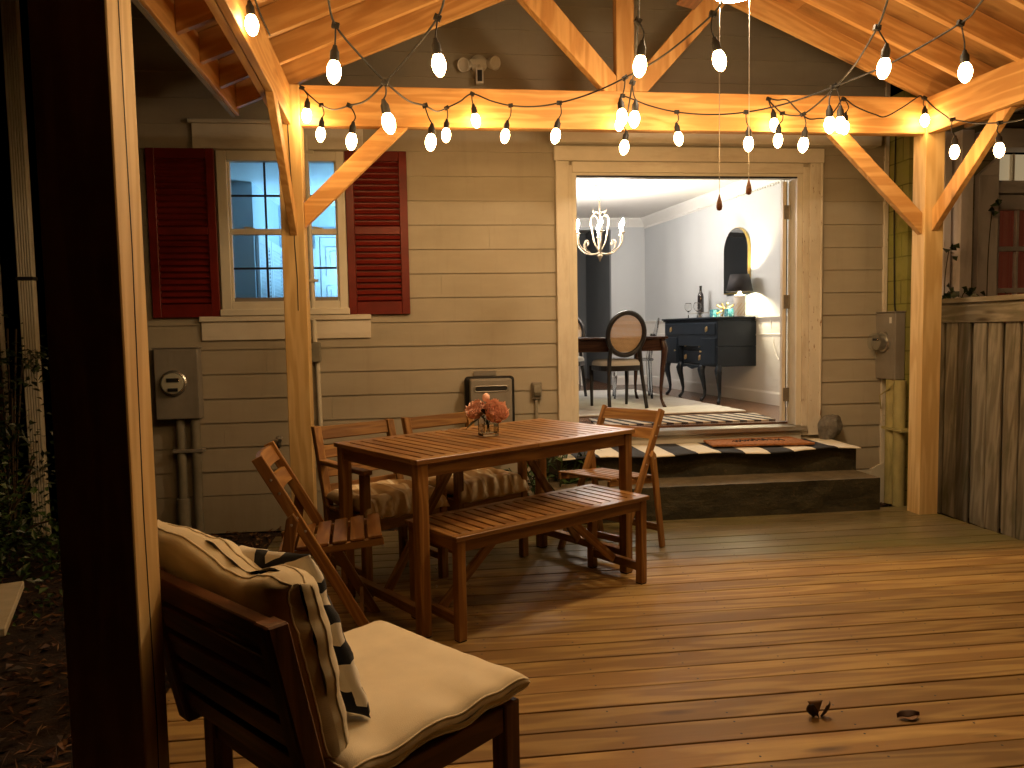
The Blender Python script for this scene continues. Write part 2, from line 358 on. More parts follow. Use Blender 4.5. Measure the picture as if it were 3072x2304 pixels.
# ------------------------------------------------------------------ mesh builder
class MB:
    def __init__(s): s.v = []; s.f = []; s.g = []; s.r = []
    def add(s, vs, fs, gs, r=None):
        o = len(s.v); r = random.random() if r is None else r
        s.v += [tuple(v) for v in vs]; s.f += [tuple(i + o for i in f) for f in fs]
        s.g += [tuple(g) for g in gs]; s.r += [r]*len(vs)
        return s
    def box(s, c, size, rot=None, gscale=1, plain=False):
        c = V(c); h = [x/2 for x in size]
        loc = [(i*h[0], j*h[1], k*h[2]) for i in (-1, 1) for j in (-1, 1) for k in (-1, 1)]
        order = sorted(range(3), key=lambda a: -size[a])
        off = (0, 0, 0) if plain else (random.uniform(-20, 20), random.uniform(-9, 9), random.uniform(-9, 9))
        gs = [tuple(l[order[a]] + off[a] for a in range(3)) for l in loc]
        vs = [c + (rot @ V(l) if rot else V(l)) for l in loc]
        fs = [(0, 1, 3, 2), (4, 6, 7, 5), (0, 4, 5, 1), (2, 3, 7, 6), (0, 2, 6, 4), (1, 5, 7, 3)]
        return s.add(vs, fs, gs)
    def b2(s, x0, x1, y0, y1, z0, z1):
        return s.box(((x0+x1)/2, (y0+y1)/2, (z0+z1)/2), (abs(x1-x0), abs(y1-y0), abs(z1-z0)))
    def bar(s, p0, p1, w, h, up=(0, 0, 1)):
        p0, p1 = V(p0), V(p1); d = p1 - p0; Ln = d.length; d.normalize()
        side = V(up).cross(d)
        if side.length < 1e-4: side = V((1, 0, 0)).cross(d)
        side.normalize(); u = d.cross(side)
        rot = Matrix((d, side, u)).transposed()
        return s.box((p0+p1)/2, (Ln, w, h), rot)
    def prism(s, pts, d, close=True):        # polygon (3D points) pushed along d
        d = V(d); n = len(pts); pts = [V(p) for p in pts]
        vs = pts + [p + d for p in pts]
        fs = [tuple(reversed(range(n))), tuple(range(n, 2*n))] + [(i, (i+1) % n, (i+1) % n + n, i + n) for i in range(n)]
        nrm = d.normalized()
        ax = (pts[1]-pts[0]).normalized(); ay = nrm.cross(ax)
        off = (random.uniform(-9, 9), random.uniform(-9, 9), 0)
        # long axis first
        ex = [max((p.dot(a) for p in vs)) - min((p.dot(a) for p in vs)) for a in (ax, ay, nrm)]
        o = sorted(range(3), key=lambda a: -ex[a]); A = (ax, ay, nrm)
        gs = [tuple(p.dot(A[o[k]]) + off[k] for k in range(3)) for p in vs]
        return s.add(vs, fs, gs)
    def tube(s, pts, r, n=8, caps=True, closed=False):
        pts = [V(p) for p in pts]; m = len(pts)
        rs = r if isinstance(r, (list, tuple)) else [r]*m
        vs = []; gs = []; fs = []; ref = None; acc = 0
        off = random.uniform(-9, 9)
        for i, p in enumerate(pts):
            if closed: t = pts[(i+1) % m] - pts[i-1]
            else: t = (pts[min(i+1, m-1)] - pts[max(i-1, 0)])
            t.normalize()
            if ref is None:
                ref = V((0, 0, 1)) if abs(t.z) < .9 else V((1, 0, 0))
            a = (ref - t*ref.dot(t)); a.normalize(); b = t.cross(a); ref = a
            if i: acc += (p - pts[i-1]).length
            for k in range(n):
                an = 2*math.pi*k/n
                vs.append(p + (a*math.cos(an) + b*math.sin(an))*rs[i]); gs.append((acc + off, math.cos(an)*rs[i], math.sin(an)*rs[i]))
        rng = m if closed else m-1
        for i in range(rng):
            j = (i+1) % m
            for k in range(n):
                k2 = (k+1) % n
                fs.append((i*n+k, j*n+k, j*n+k2, i*n+k2))
        if caps and not closed:
            fs.append(tuple(range(n))); fs.append(tuple(reversed(range((m-1)*n, m*n))))
        return s.add(vs, [tuple(reversed(f)) for f in fs], gs)
    def lathe(s, prof, c=(0, 0, 0), n=20, rot=None, sx=1, sy=1):
        c = V(c); vs = []; gs = []; fs = []
        for (r, z) in prof:
            for k in range(n):
                an = 2*math.pi*k/n
                l = V((r*math.cos(an)*sx, r*math.sin(an)*sy, z))
                vs.append(c + (rot @ l if rot else l)); gs.append(tuple(l))
        m = len(prof)
        for i in range(m-1):
            for k in range(n):
                k2 = (k+1) % n
                fs.append((i*n+k, i*n+k2, (i+1)*n+k2, (i+1)*n+k))
        if prof[0][0] > 1e-5: fs.append(tuple(reversed(range(n))))
        if prof[-1][0] > 1e-5: fs.append(tuple(range((m-1)*n, m*n)))
        return s.add(vs, fs, gs)
    def sheet(s, fn, nu, nv, flip=False):    # fn(u,v)->(pos, g)
        vs = []; gs = []; fs = []
        for i in range(nu+1):
            for j in range(nv+1):
                p, g = fn(i/nu, j/nv); vs.append(p); gs.append(g)
        for i in range(nu):
            for j in range(nv):
                a = i*(nv+1)+j; f = (a, a+nv+1, a+nv+2, a+1)
                fs.append(tuple(reversed(f)) if flip else f)
        return s.add(vs, fs, gs)
    def build(s, name, mat, parent=None, smooth=False, bevel=0, seg=1, sub=0, solid=0, weld=False, sharp=None):
        me = bpy.data.meshes.new(name)
        me.from_pydata(s.v, [], s.f)
        a = me.attributes.new('g', 'FLOAT_VECTOR', 'POINT'); a.data.foreach_set('vector', [x for g in s.g for x in g])
        a = me.attributes.new('r', 'FLOAT', 'POINT'); a.data.foreach_set('value', s.r)
        me.materials.append(mat)
        if smooth:
            me.polygons.foreach_set('use_smooth', [True]*len(me.polygons))
            if sharp: me.set_sharp_from_angle(angle=R(sharp))
        me.update()
        o = bpy.data.objects.new(name, me); col.objects.link(o)
        if parent: o.parent = parent
        if weld:
            w = o.modifiers.new('weld', 'WELD'); w.merge_threshold = .0004
        if solid:
            w = o.modifiers.new('solid', 'SOLIDIFY'); w.thickness = solid; w.offset = 0
        if bevel:
            w = o.modifiers.new('bevel', 'BEVEL'); w.width = bevel; w.segments = seg; w.limit_method = 'ANGLE'; w.angle_limit = R(40)
        if sub:
            w = o.modifiers.new('sub', 'SUBSURF'); w.levels = sub; w.render_levels = sub
        return o

def thing(name, label, cat, loc=(0, 0, 0), rz=0, group=None):
    o = bpy.data.objects.new(name, None); col.objects.link(o); o.empty_display_size = .1
    o.location = loc; o.rotation_euler = (0, 0, rz); o['label'] = label; o['category'] = cat
    if group: o['group'] = group
    return o
def tag(o, label, cat, group=None, kind=None):
    if label: o['label'] = label
    if cat: o['category'] = cat
    if group: o['group'] = group
    if kind: o['kind'] = kind
    return o
def copy_tree(o, parent=None):
    c = o.copy(); col.objects.link(c)
    if parent: c.parent = parent
    for ch in [x for x in bpy.data.objects if x.parent == o]: copy_tree(ch, c)
    return c
def rotz(a): return Matrix.Rotation(a, 3, 'Z')
def spline(pts, n=8):
    pts = [V(p) for p in pts]; out = []
    for i in range(len(pts)-1):
        p0 = pts[max(i-1, 0)]; p1 = pts[i]; p2 = pts[i+1]; p3 = pts[min(i+2, len(pts)-1)]
        for k in range(n):
            t = k/n; out.append(.5*((2*p1) + (p2-p0)*t + (2*p0-5*p1+4*p2-p3)*t*t + (-p0+3*p1-3*p2+p3)*t**3))
    out.append(pts[-1]); return out
def cushion(mb, a, b, t, T=None, wr=.006, seed=0, n=26, p=4.0, q=.55, tufts=None, gs=1.0, sag=0):
    """pillow of half sizes a,b and half thickness t; T maps local point -> point"""
    T = T or (lambda x: x)
    def side(sgn):
        def fn(u, v):
            x = 2*u-1; y = 2*v-1
            # square -> slightly rounded corners with pulled-in edges
            ex = 1 - .035*(1-abs(y)**2)*abs(x)**3; ey = 1 - .035*(1-abs(x)**2)*abs(y)**3
            prof = max(0, (1-abs(x)**p))**q * max(0, (1-abs(y)**p))**q
            z = t*prof
            P = V((x*a*ex, y*b*ey, 0))
            edge = 1 - prof
            w = wr*noise.fractal(V((P.x*7+seed, P.y*7, sgn*3+seed)), .9, 2.1, 4)
            w += wr*1.3*edge*prof*4*noise.noise(V((P.x*22+seed*3, P.y*22, sgn)))
            z = z + w*(prof**.4)
            if tufts:
                for (tx, ty) in tufts:
                    d2 = ((P.x-tx)**2 + (P.y-ty)**2)/(.05**2); z -= t*.55*math.exp(-d2)*prof
            rim = wr*1.2*noise.noise(V((P.x*16+seed*2, P.y*16, 5)))*edge
            P.z = sgn*z + rim - sag*(1-x*x)*(1-y*y)
            return T(P), (P.x*gs + seed, P.y*gs, sgn*.3)
        return fn
    mb.sheet(side(1), n, n); mb.sheet(side(-1), n, n, flip=True)
    return mb
def leaf_quad(mb, p, d, up, ln, w, r=None, fold=.25):
    d = V(d).normalized(); up = V(up); s = d.cross(up)
    if s.length < 1e-3: s = V((1, 0, 0))
    s.normalize(); nn = s.cross(d)
    p = V(p)
    vs = [p, p + d*ln*.45 + s*w*.5 + nn*w*fold, p + d*ln, p + d*ln*.45 - s*w*.5 + nn*w*fold, p + d*ln*.5]
    mb.add(vs, [(0, 1, 4), (1, 2, 4), (2, 3, 4), (3, 0, 4)], [tuple(v) for v in vs], r)
def holes(x0, x1, z0, z1, hs):       # rectangles left when holes are cut from a wall panel
    xs = sorted({x0, x1, *[h[0] for h in hs], *[h[1] for h in hs]}); zs = sorted({z0, z1, *[h[2] for h in hs], *[h[3] for h in hs]})
    out = []
    for i in range(len(xs)-1):
        for j in range(len(zs)-1):
            cx = (xs[i]+xs[i+1])/2; cz = (zs[j]+zs[j+1])/2
            if xs[i] < x0-1e-6 or xs[i+1] > x1+1e-6 or zs[j] < z0-1e-6 or zs[j+1] > z1+1e-6: continue
            if any(h[0] < cx < h[1] and h[2] < cz < h[3] for h in hs): continue
            out.append((xs[i], xs[i+1], zs[j], zs[j+1]))
    return out

# ------------------------------------------------------------------ camera and world
CAM = V((0, -6.18252, 1.3978))
yaw, pit, rol = .1205872, -.0698597, -.0180136
fwd = V((math.sin(yaw)*math.cos(pit), math.cos(yaw)*math.cos(pit), math.sin(pit)))
rt = V((math.cos(yaw), -math.sin(yaw), 0)); up = rt.cross(fwd)
r2 = rt*math.cos(rol) + up*math.sin(rol); u2 = up*math.cos(rol) - rt*math.sin(rol)
cd = bpy.data.cameras.new('camera'); cam = bpy.data.objects.new('camera', cd); col.objects.link(cam)
mw = Matrix((r2, u2, -fwd)).transposed().to_4x4(); mw.translation = CAM
cam.matrix_world = mw
cd.sensor_width = 36; cd.lens = 36*2300/3072; cd.clip_end = 200; cd.clip_start = .05
sc.camera = cam
w = bpy.data.worlds.new('World'); sc.world = w; w.use_nodes = True
bg = w.node_tree.nodes['Background']
sky = w.node_tree.nodes.new('ShaderNodeTexSky'); sky.sky_type = 'NISHITA'; sky.sun_disc = False
sky.sun_elevation = R(-6); sky.sun_rotation = R(200)
w.node_tree.links.new(sky.outputs[0], bg.inputs[0]); bg.inputs[1].default_value = .001
vs = sc.view_settings; sc.display_settings.display_device = 'sRGB'
vs.view_transform = 'Standard'; vs.look = 'None'; vs.exposure = 0; vs.gamma = 1
cy = sc.cycles; cy.use_denoising = True; cy.max_bounces = 7; cy.diffuse_bounces = 4; cy.glossy_bounces = 3
cy.transmission_bounces = 6; cy.transparent_max_bounces = 8; cy.sample_clamp_indirect = 4; cy.caustics_reflective = False; cy.caustics_refractive = False
# ------------------------------------------------------------------ ground, deck, litter
gb = MB(); gb.add([(-40, -40, -.17), (40, -40, -.17), (40, 40, -.17), (-40, 40, -.17)], [(0, 1, 2, 3)], [(0, 0, 0)]*4)
tag(gb.build('ground', M['soil']), 'dark bare soil around the deck', 'ground', kind='structure')
db = MB()
yb = -1.9208
k = -9
while True:
    yc = yb - .1429*(k+.5)
    if yc < -4.95: break
    if yc < -.72:
        x1 = 3.76 + .05*(-1-yc)
        db.box(((-1.02+x1)/2, yc, -.015 + random.uniform(-.0015, .0015)), (x1+1.02, .1429-.0065, .03))
    k += 1
deck = db.build('deck', M['deck'], bevel=.004, seg=2)
tag(deck, 'orange brown timber deck boards running parallel to the house', 'deck', kind='structure')
jb = MB()
for x in (-.98, .2, 1.4, 2.6, 3.7): jb.b2(x-.02, x+.02, -4.9, -.75, -.16, -.032)
jb.b2(-1.0, 3.74, -4.9, -.74, -.166, -.15)
sw = MB()
for kk in range(-9, 24):
    yc = yb - .1429*(kk+.5)
    if not -4.95 < yc < -.72: continue
    for i in range(12):
        for s in (-.042, .042):
            x = -.98 + .41*i + random.uniform(-.012, .012); y = yc + s + random.uniform(-.006, .006)
            sw.lathe([(.0045, .0006), (.0, .0009)], (x, y, .0), 7)
sw.build('screw_heads', M['dark'], deck)
tag(jb.build('deck_joists', M['acacia_dark']), 'dark joists seen through the deck gaps', 'deck', kind='structure')
lb = MB()
def flake(x, y, z, ln, w):
    a = random.uniform(0, 6.28); d = V((math.cos(a), math.sin(a), random.uniform(-.3, .5)))
    leaf_quad(lb, (x, y, z), d, (random.uniform(-.5, .5), random.uniform(-.5, .5), 1), ln, w, random.random(), random.uniform(-.3, .5))
for i in range(5200):
    x = -1.05 - abs(random.gauss(0, 1.1)); y = random.uniform(-6.3, -.1)
    if random.random() < .55: flake(x, y, -.165 + random.uniform(0, .03), random.uniform(.05, .11), random.uniform(.004, .009))
    else: flake(x, y, -.165 + random.uniform(0, .03), random.uniform(.03, .085), random.uniform(.015, .04))
for i in range(500): flake(random.uniform(3.8, 4.06), random.uniform(-3.2, -.1), -.165+random.uniform(0, .03), random.uniform(.03, .08), random.uniform(.01, .03))
for i in range(500): flake(random.uniform(-2, 1.0), random.uniform(-.72, -.02), -.165+random.uniform(0, .03), random.uniform(.03, .08), random.uniform(.01, .03))
tag(lb.build('leaf_litter', M['litter']), 'brown fallen leaves and pine needles beside the deck', 'leaf litter', kind='stuff')
for (x, y, sc_, seed, lab) in ((1.385, -3.68, 1.0, 3, 'dark curled dry leaf standing on the deck, left of a flat one'), (1.69, -3.74, 1.0, 9, 'flat folded grey dry leaf lying on the deck boards, the right one of two')):
    mb = MB(); rr = random.Random(seed)
    if seed == 3:
        for sgn in (-1, 1):
            mb.sheet(lambda u, v, sgn=sgn: ((V((x, y, .003)) + V((sgn*(.002+.036*u*math.sin(math.pi*(.15+.6*v))+.012*v), -.01+.022*u*u-.012*v+.004*math.sin(5*u), .052*v*(1-.35*(1-u)**2)+.004*math.sin(6*u+sgn)))), (u, v, 0)), 6, 6)
        mb.r = [.04]*len(mb.r)
        mb.sheet(lambda u, v: ((V((x, y+.012, .006)) + V(((u-.5)*.045*(.3+v), .012*v, .042*v))), (u, v, 0)), 4, 4); mb.r = mb.r[:98] + [.95]*25
    else:
        for sgn in (-1, 1):
            mb.sheet(lambda u, v, sgn=sgn: ((V((x, y, .006)) + V(((v-.5)*.085, sgn*.024*u*math.sin(math.pi*min(1, max(.05, v))), .006*u*(1.3+sgn)+.002*math.sin(v*9)))), (u, v, 0)), 5, 8)
    o = mb.build('dry_leaf', M['litter'], smooth=True, solid=.0015)
    tag(o, lab, 'leaf', 'dry leaves on the deck')

# ------------------------------------------------------------------ house
house = thing('house', 'tan clapboard house with red shutters and an open double doorway', 'house', (0, 0, 0))
DH = (1.28, 3.19, .50, 2.655)         # door hole
WH = (-1.46, -.57, 1.60, 2.765)       # window hole
hx0, hx1 = -2.64, 3.965
sb = MB(); nb = MB()
for n in range(-8, 16):
    zb = 3.0013 - .1902*n; zt = zb + .1902
    if n == 15: zb_, = (zb,)
    cuts = [h for h in (DH, WH) if h[2] < zt and h[3] > zb]
    for (x0, x1, z0, z1) in holes(hx0, hx1, zb, zt, [(h[0], h[1], max(h[2], zb), min(h[3], zt)) for h in cuts]):
        f = lambda z: -.017 + .012*(z-zb)/.1902
        # a plank: thick lower edge, thin upper edge; butt joints here and there
        js = [x0, x1]
        if x1-x0 > 1.2 and n in (1, 4, 7, 10, 13, 12, 5): js = [x0, x0 + (x1-x0)*random.Random(n*5+1).uniform(.25, .75), x1]
        for a, b in zip(js, js[1:]):
            a2 = a + (.0015 if a != x0 else 0); lift = -.006 if z0 <= zb+1e-5 else 0
            off = random.uniform(-9, 9); K = max(1, int((b-a2)/.22)); rr_ = random.random()
            wz = lambda x: .0022*noise.noise(V((x*1.3, n*7.1, 0))) if z0 <= zb+1e-5 else 0
            wy = lambda x: .0025*noise.noise(V((x*1.1, n*3.3, 5)))
            vs_ = []; fs_ = []
            for i in range(K+1):
                x = a2 + (b-a2)*i/K; zt_ = z1+.012 if z1 >= zt-1e-5 else z1
                vs_ += [V((x, f(z0)+wy(x), z0+wz(x))), V((x, f(z1)+wy(x)*.4, zt_)), V((x, .004, zt_)), V((x, .004, z0+wz(x)))]
            for i in range(K):
                q0, q1 = i*4, i*4+4
                for e1, e2 in ((0, 1), (1, 2), (2, 3), (3, 0)): fs_.append((q0+e1, q1+e1, q1+e2, q0+e2))
            fs_ += [(3, 2, 1, 0)[::-1], tuple(K*4+t for t in (3, 2, 1, 0))]
            sb.add(vs_, fs_, [(p.x+off, p.z, p.y) for p in vs_], rr_)
            if z0 <= zb+1e-5:
                x = a2 + .05
                while x < b-.03:
                    nb.lathe([(.0035, .001), (0, .0016)], (x+random.uniform(-.02, .02), f(z0)+wy(x)-.0004, z0+.03+random.uniform(-.004, .004)), 6, Matrix.Rotation(R(90), 3, 'X')); x += .41
sb.build('siding', M['siding'], house); nb.build('siding_nails', M['siding'], house)
wb = MB()
for (a, b, c, d) in holes(hx0, hx1, -.16, 4.6, [DH, WH]): wb.b2(a, b, .006, .12, c, d)
wb.b2(hx0, hx1, .121, 6.9, 4.5, 4.6)             # flat lid that keeps the rooms dark from above
wb.b2(hx0, hx0+.1, .121, 6.9, -.16, 4.499); wb.b2(hx1-.1, hx1, .121, 6.9, -.16, 4.499); wb.b2(hx0+.101, hx1-.101, 6.8, 6.9, -.16, 4.499)
wb.build('wall', M['siding'], house)
fb = MB(); fb.b2(hx0, 1.0, -.012, .004, -.155, .145)
fb.build('skirt_board', M['siding'], house, bevel=.002)
# window head board, apron and sill boards
t = MB()
t.b2(-1.655, -.385, -.035, 0, 2.815, 3.0); t.b2(-1.68, -.36, -.055, -.0, 3.002, 3.03); t.build('window_head_board', M['trim'], house, bevel=.003)
t = MB(); t.b2(-1.65, -.37, -.032, 0, 1.36, 1.503); t.b2(-1.66, -.362, -.05, 0, 1.505, 1.545); t.build('window_apron', M['trim'], house, bevel=.003)
# window
win = MB()
x0, x1, z0, z1 = -1.487, -.535, 1.567, 2.797
win.b2(x0, -1.412, -.045, .03, z0, z1); win.b2(-.598, x1, -.045, .03, z0, z1); win.b2(-1.411, -.599, -.045, .03, 2.722, z1); win.b2(-1.411, -.599, -.045, .03, z0, 1.655)
win.b2(x0-.012, x1+.012, -.06, .0, z0-.02, z0+.03)
wf = win.build('window', M['vinyl'], house, bevel=.004)
s = MB(); s.b2(-1.411, -.599, -.018, .028, 2.168, 2.213); s.b2(-1.411, -1.396, -.014, .024, 2.2135, 2.7215); s.b2(-.614, -.599, -.014, .024, 2.2135, 2.7215); s.b2(-1.411, -1.394, -.03, .0, 1.6555, 2.1675); s.b2(-.616, -.599, -.03, .0, 1.6555, 2.1675)
s.build('sash', M['vinyl'], wf, bevel=.003)
s = MB(); s.b2(-1.411, -.599, -.028, .0, 1.6555, 1.685); s.build('sash', M['grey_metal'], wf)
s = MB()
for xm in (-1.142, -.868):
    s.b2(xm-.008, xm+.008, .004, .012, 2.214, 2.721); s.b2(xm-.008, xm+.008, -.02, -.012, 1.686, 2.1675)
s.b2(-1.395, -.615, .003, .013, 2.459, 2.475); s.b2(-1.393, -.617, -.021, -.011, 1.902, 1.918)
s.build('muntin', M['dark'], wf)
s = MB(); s.b2(-1.40, -.61, .0145, .0175, 2.20, 2.722); s.build('pane', M['pane'], wf)
s = MB(); s.b2(-1.395, -.615, -.0095, -.0065, 1.66, 2.17); s.build('pane', M['pane'], wf)
for xl in (-1.26, -.75):
    s = MB(); s.b2(xl-.035, xl+.035, -.016, .01, 2.2135, 2.222); s.b2(xl-.05, xl+.0, -.02, .0, 2.2225, 2.229); s.build('sash_lock', M['conduit_pale'], wf, bevel=.002)
# shutters
def shutter(xa, xb, za, zb_, name='shutter'):
    m = MB(); st = .062; y0, y1 = -.048, -.018
    zr = [za, za+.10, 2.165, 2.225, zb_-.075, zb_]
    m.b2(xa, xa+st, y0, y1, za, zb_); m.b2(xb-st, xb, y0, y1, za, zb_)
    for a, b in ((zr[0], zr[1]), (zr[2], zr[3]), (zr[4], zr[5])): m.b2(xa+st+.001, xb-st-.001, y0+.002, y1, a, b)
    o = m.build(name, M['red'], house, bevel=.003)
    lv = MB()
    for lo, hi in ((zr[1], zr[2]), (zr[3], zr[4])):
        n = int((hi-lo)/.045)
        for i in range(n):
            zc = lo + (hi-lo)*(i+.5)/n
            lv.box(((xa+xb)/2, -.031, zc), (xb-xa-2*st-.004, .034, .0075), Matrix.Rotation(R(52), 3, 'X'))
    lv.b2(xa+st+.002, xb-st-.002, -.0195, -.0182, zr[1], zr[4])
    lv.build('louvre', M['red'], o)
    return o
shutter(-.529, -.055, 1.542, 2.803)
shutter(-1.995, -1.502, 1.540, 2.812)
# doorway trim
t = MB()
t.b2(1.124, 1.232, -.045, 0, .33, 2.742); t.b2(1.233, 1.262, -.030, 0, .33, 2.712)
t.b2(1.124, 1.14, -.055, -.0455, .33, 2.742)
t.build('door_casing', M['trim'], house, bevel=.003)
t = MB(); t.b2(3.28, 3.389, -.045, 0, .46, 2.742); t.b2(3.225, 3.279, -.032, 0, .46, 2.712); t.b2(3.372, 3.389, -.055, -.0455, .44, 2.742)
t.build('door_casing', M['trim_peel'], house, bevel=.003)
t = MB(); t.b2(1.115, 3.40, -.05, 0, 2.744, 2.858); t.b2(1.2625, 3.2245, -.034, 0, 2.655, 2.742)
t.build('door_head_casing', M['trim'], house, bevel=.004)
t = MB(); t.b2(1.10, 3.86, -.13, -.0, 2.872, 2.995); t.build('frieze_board', M['trim'], house, bevel=.005)
t = MB(); t.b2(1.262, 1.298, -.02, .125, .545, 2.655); t.b2(3.178, 3.2245, -.02, .125, .545, 2.655); t.b2(1.2985, 3.1775, -.02, .125, 2.634, 2.655)
t.build('door_jamb', M['vinyl'], house, bevel=.003)
t = MB(); t.b2(1.30, 3.176, -.022, -.004, 2.622, 2.633); t.build('door_gasket', M['rubber'], house)
t = MB(); t.b2(1.24, 3.26, -.07, .13, .505, .544); t.build('threshold', M['steel'], house, bevel=.004)
t = MB(); t.b2(1.263, 3.224, -.028, .0, .34, .503); t.build('kick_board', M['trim'], house, bevel=.003)
t = MB(); t.b2(3.955, 3.992, -.03, .05, .02, 4.5); t.build('corner_board', M['trim_peel'], house, bevel=.003)
t = MB(); t.b2(3.44, 4.0, -.03, .004, -.02, .135); t.prism([(3.86, -.035, .14), (3.99, -.035, .2), (3.99, -.035, -.16), (3.90, -.035, -.16)], (0, .03, 0)); t.build('foundation_patch', M['conduit_pale'], house)
# open door leaf swung back against the right hand wall
leaf = MB(); hp = V((3.168, .13, 0)); da = R(36); dd = V((math.sin(da), math.cos(da), 0)); dn = V((dd.y, -dd.x, 0))
c = hp + dd*.42 + dn*.024; leaf.box((c.x, c.y, 1.60), (.045, .80, 2.05), rotz(-da))
dl = leaf.build('door', M['vinyl'], house, bevel=.003)
for z in (.80, 1.60, 2.36):
    h = MB(); h.b2(3.128, 3.168, .100, .111, z-.058, z+.058); h.tube([(3.171, .106, z-.06), (3.171, .106, z+.06)], .009, 8)
    h.build('hinge', M['hinge'], dl)
e = MB(); e.b2(3.1505, 3.166, .13, .16, .57, 2.62); e.build('gap_shade_strip', M['rubber'], dl)  # dark strip put in for the shaded gap between door and jamb
e = MB(); e.b2(3.118, 3.15, .112, .155, .57, 2.62); e.build('door_edge', M['trim'], dl, bevel=.002)

# dining room shell (parts of the house)
FZ, CZ = .56, 3.0
rwa, rwb = V((3.87, .121, 0)), V((3.352, 4.9, 0))       # right wall foot line
rw = (rwb-rwa).normalized(); rn = V((-rw.y, rw.x, 0))       # rn points into the room (-x)
t = MB(); t.bar(rwa + rn*-.05 + V((0, 0, (FZ+CZ)/2)), rwb + rn*-.05 + V((0, 0, (FZ+CZ)/2)) + rw*.1, .1, CZ-FZ)
t.b2(.05, .15, .121, 6.7, FZ, CZ)
t.b2(2.84, 3.6, 4.9, 5.0, FZ, CZ); t.b2(.151, 2.839, 4.9, 5.0, 2.84, CZ); t.b2(.151, .8, 4.9, 5.0, FZ, 2.839)
t.build('interior_wall', M['wallin'], house)
t = MB(); t.b2(.1505, .156, .13, 4.89, FZ, CZ); t.build('shade_tone_wall', M['wallhall'], house)  # left wall coloured dark for the unlit space the mirror reflects
t = MB(); t.b2(2.84, 2.9, 5.001, 6.6, FZ, CZ); t.b2(.151, 2.839, 6.6, 6.7, FZ, CZ); t.build('hall_wall', M['wallhall'], house)
t = MB(); t.b2(.0, 3.9, .121, 6.75, CZ, CZ+.06); t.build('ceiling', M['ceil'], house)
t = MB()
for i in range(50):
    y0 = .13+i*.13
    if y0 > 6.6: break
    xs = [.0, 1.1+random.uniform(-.5, .5), 2.5+random.uniform(-.5, .5), 3.92]
    for a, b in zip(xs, xs[1:]): t.box(((a+b)/2, y0+.065, FZ-.012), (b-a-.001, .129, .024))
t.build('floor', M['floor'], house)
cr = MB()      # crown moulding, chair rail and skirting follow the walls
def run(mb, p, q, prof, nrm):
    p, q = V(p), V(q); d = (q-p)
    pts = [p + V(nrm)*a + V((0, 0, z)) for a, z in prof]
    mb.prism(pts, d)
crown = [(0, CZ-.125), (.012, CZ-.125), (.02, CZ-.105), (.06, CZ-.055), (.085, CZ-.03), (.095, CZ-.012), (.095, CZ-.001), (0, CZ-.001)]
run(cr, rwa, rwb, crown, rn); run(cr, (.15, 4.899, 0), (3.36, 4.899, 0), crown, (0, -1, 0))
db_ = [(0.012, CZ-.15), (.018, CZ-.15), (.018, CZ-.126), (.012, CZ-.126)]
Lw = (rwb-rwa).length
for i in range(int(Lw/.05)):
    p = rwa + rw*(i*.05+.02); run(cr, p, p+rw*.024, [(0.0, CZ-.148), (.014, CZ-.148), (.014, CZ-.1255), (.0, CZ-.1255)], rn)
cr.build('crown_moulding', M['whitetrim'], house)
cr = MB(); rail = [(0, 1.455), (.012, 1.455), (.018, 1.47), (.03, 1.49), (.03, 1.50), (0, 1.50)]
run(cr, rwa, rwb, rail, rn); run(cr, (2.86, 4.899, 0), (3.36, 4.899, 0), rail, (0, -1, 0)); run(cr, rwa, rwb, [(0, 1.29), (.008, 1.29), (.012, 1.31), (0, 1.315)], rn)
cr.build('chair_rail', M['whitetrim'], house)
cr = MB(); sk = [(0, FZ+.001), (.016, FZ+.001), (.016, FZ+.12), (.008, FZ+.14), (0, FZ+.14)]
run(cr, rwa, rwb, sk, rn); run(cr, (2.845, 4.899, 0), (3.36, 4.899, 0), sk, (0, -1, 0)); cr.build('skirting', M['whitetrim'], house)
t = MB()      # white dado paint below the rail
t.bar(rwa + rn*.003 + V((0, 0, 1.07)), rwb + rn*.003 + V((0, 0, 1.07)), .004, .77); t.build('dado_panel', M['whitetrim'], house)

# small blue-lit room behind the window
t = MB(); t.b2(-2.635, -2.6, .121, 4.0, FZ, CZ); t.b2(-.1, 0, .121, 4.0, FZ, CZ); t.b2(-2.6, -.1, 3.8, 3.9, FZ, CZ)
t.b2(-2.59, -1.69, 2.25, 3.79, FZ, CZ)
t.build('interior_wall', M['bluewall'], house)
t = MB(); t.b2(-2.63, 0, .121, 3.9, CZ, CZ+.06); t.build('ceiling', M['whitedoor'], house)
t = MB(); t.b2(-2.63, 0, .121, 3.9, FZ-.05, FZ); t.build('floor', M['floor'], house)
def louvre_leaf(p, q, z0, z1, label=None):
    p, q = V(p), V(q); d = (q-p).normalized(); Ln = (q-p).length; a = math.atan2(d.y, d.x); rm = rotz(a)
    m = MB(); mid = (p+q)/2
    def bx(u, z, w, h, dep=.03, tilt=None):
        c = p + d*u; m.box((c.x, c.y, z), (w, dep, h), rm @ Matrix.Rotation(tilt, 3, 'X') if tilt else rm)
    bx(.035, (z0+z1)/2, .07, z1-z0); bx(Ln-.035, (z0+z1)/2, .07, z1-z0)
    zz = [z0, z0+.14, (z0+z1)/2-.05, (z0+z1)/2+.05, z1-.09, z1]
    for i in (0, 2, 4): bx(Ln/2, (zz[i]+zz[i+1])/2, Ln-.142, zz[i+1]-zz[i], .029)
    for i in (1, 3):
        n = int((zz[i+1]-zz[i])/.042)
        for j in range(n): bx(Ln/2, zz[i]+(zz[i+1]-zz[i])*(j+.5)/n, Ln-.144, .008, .04, R(-45))
    return m.build('louvre_door', M['whitedoor'], house)
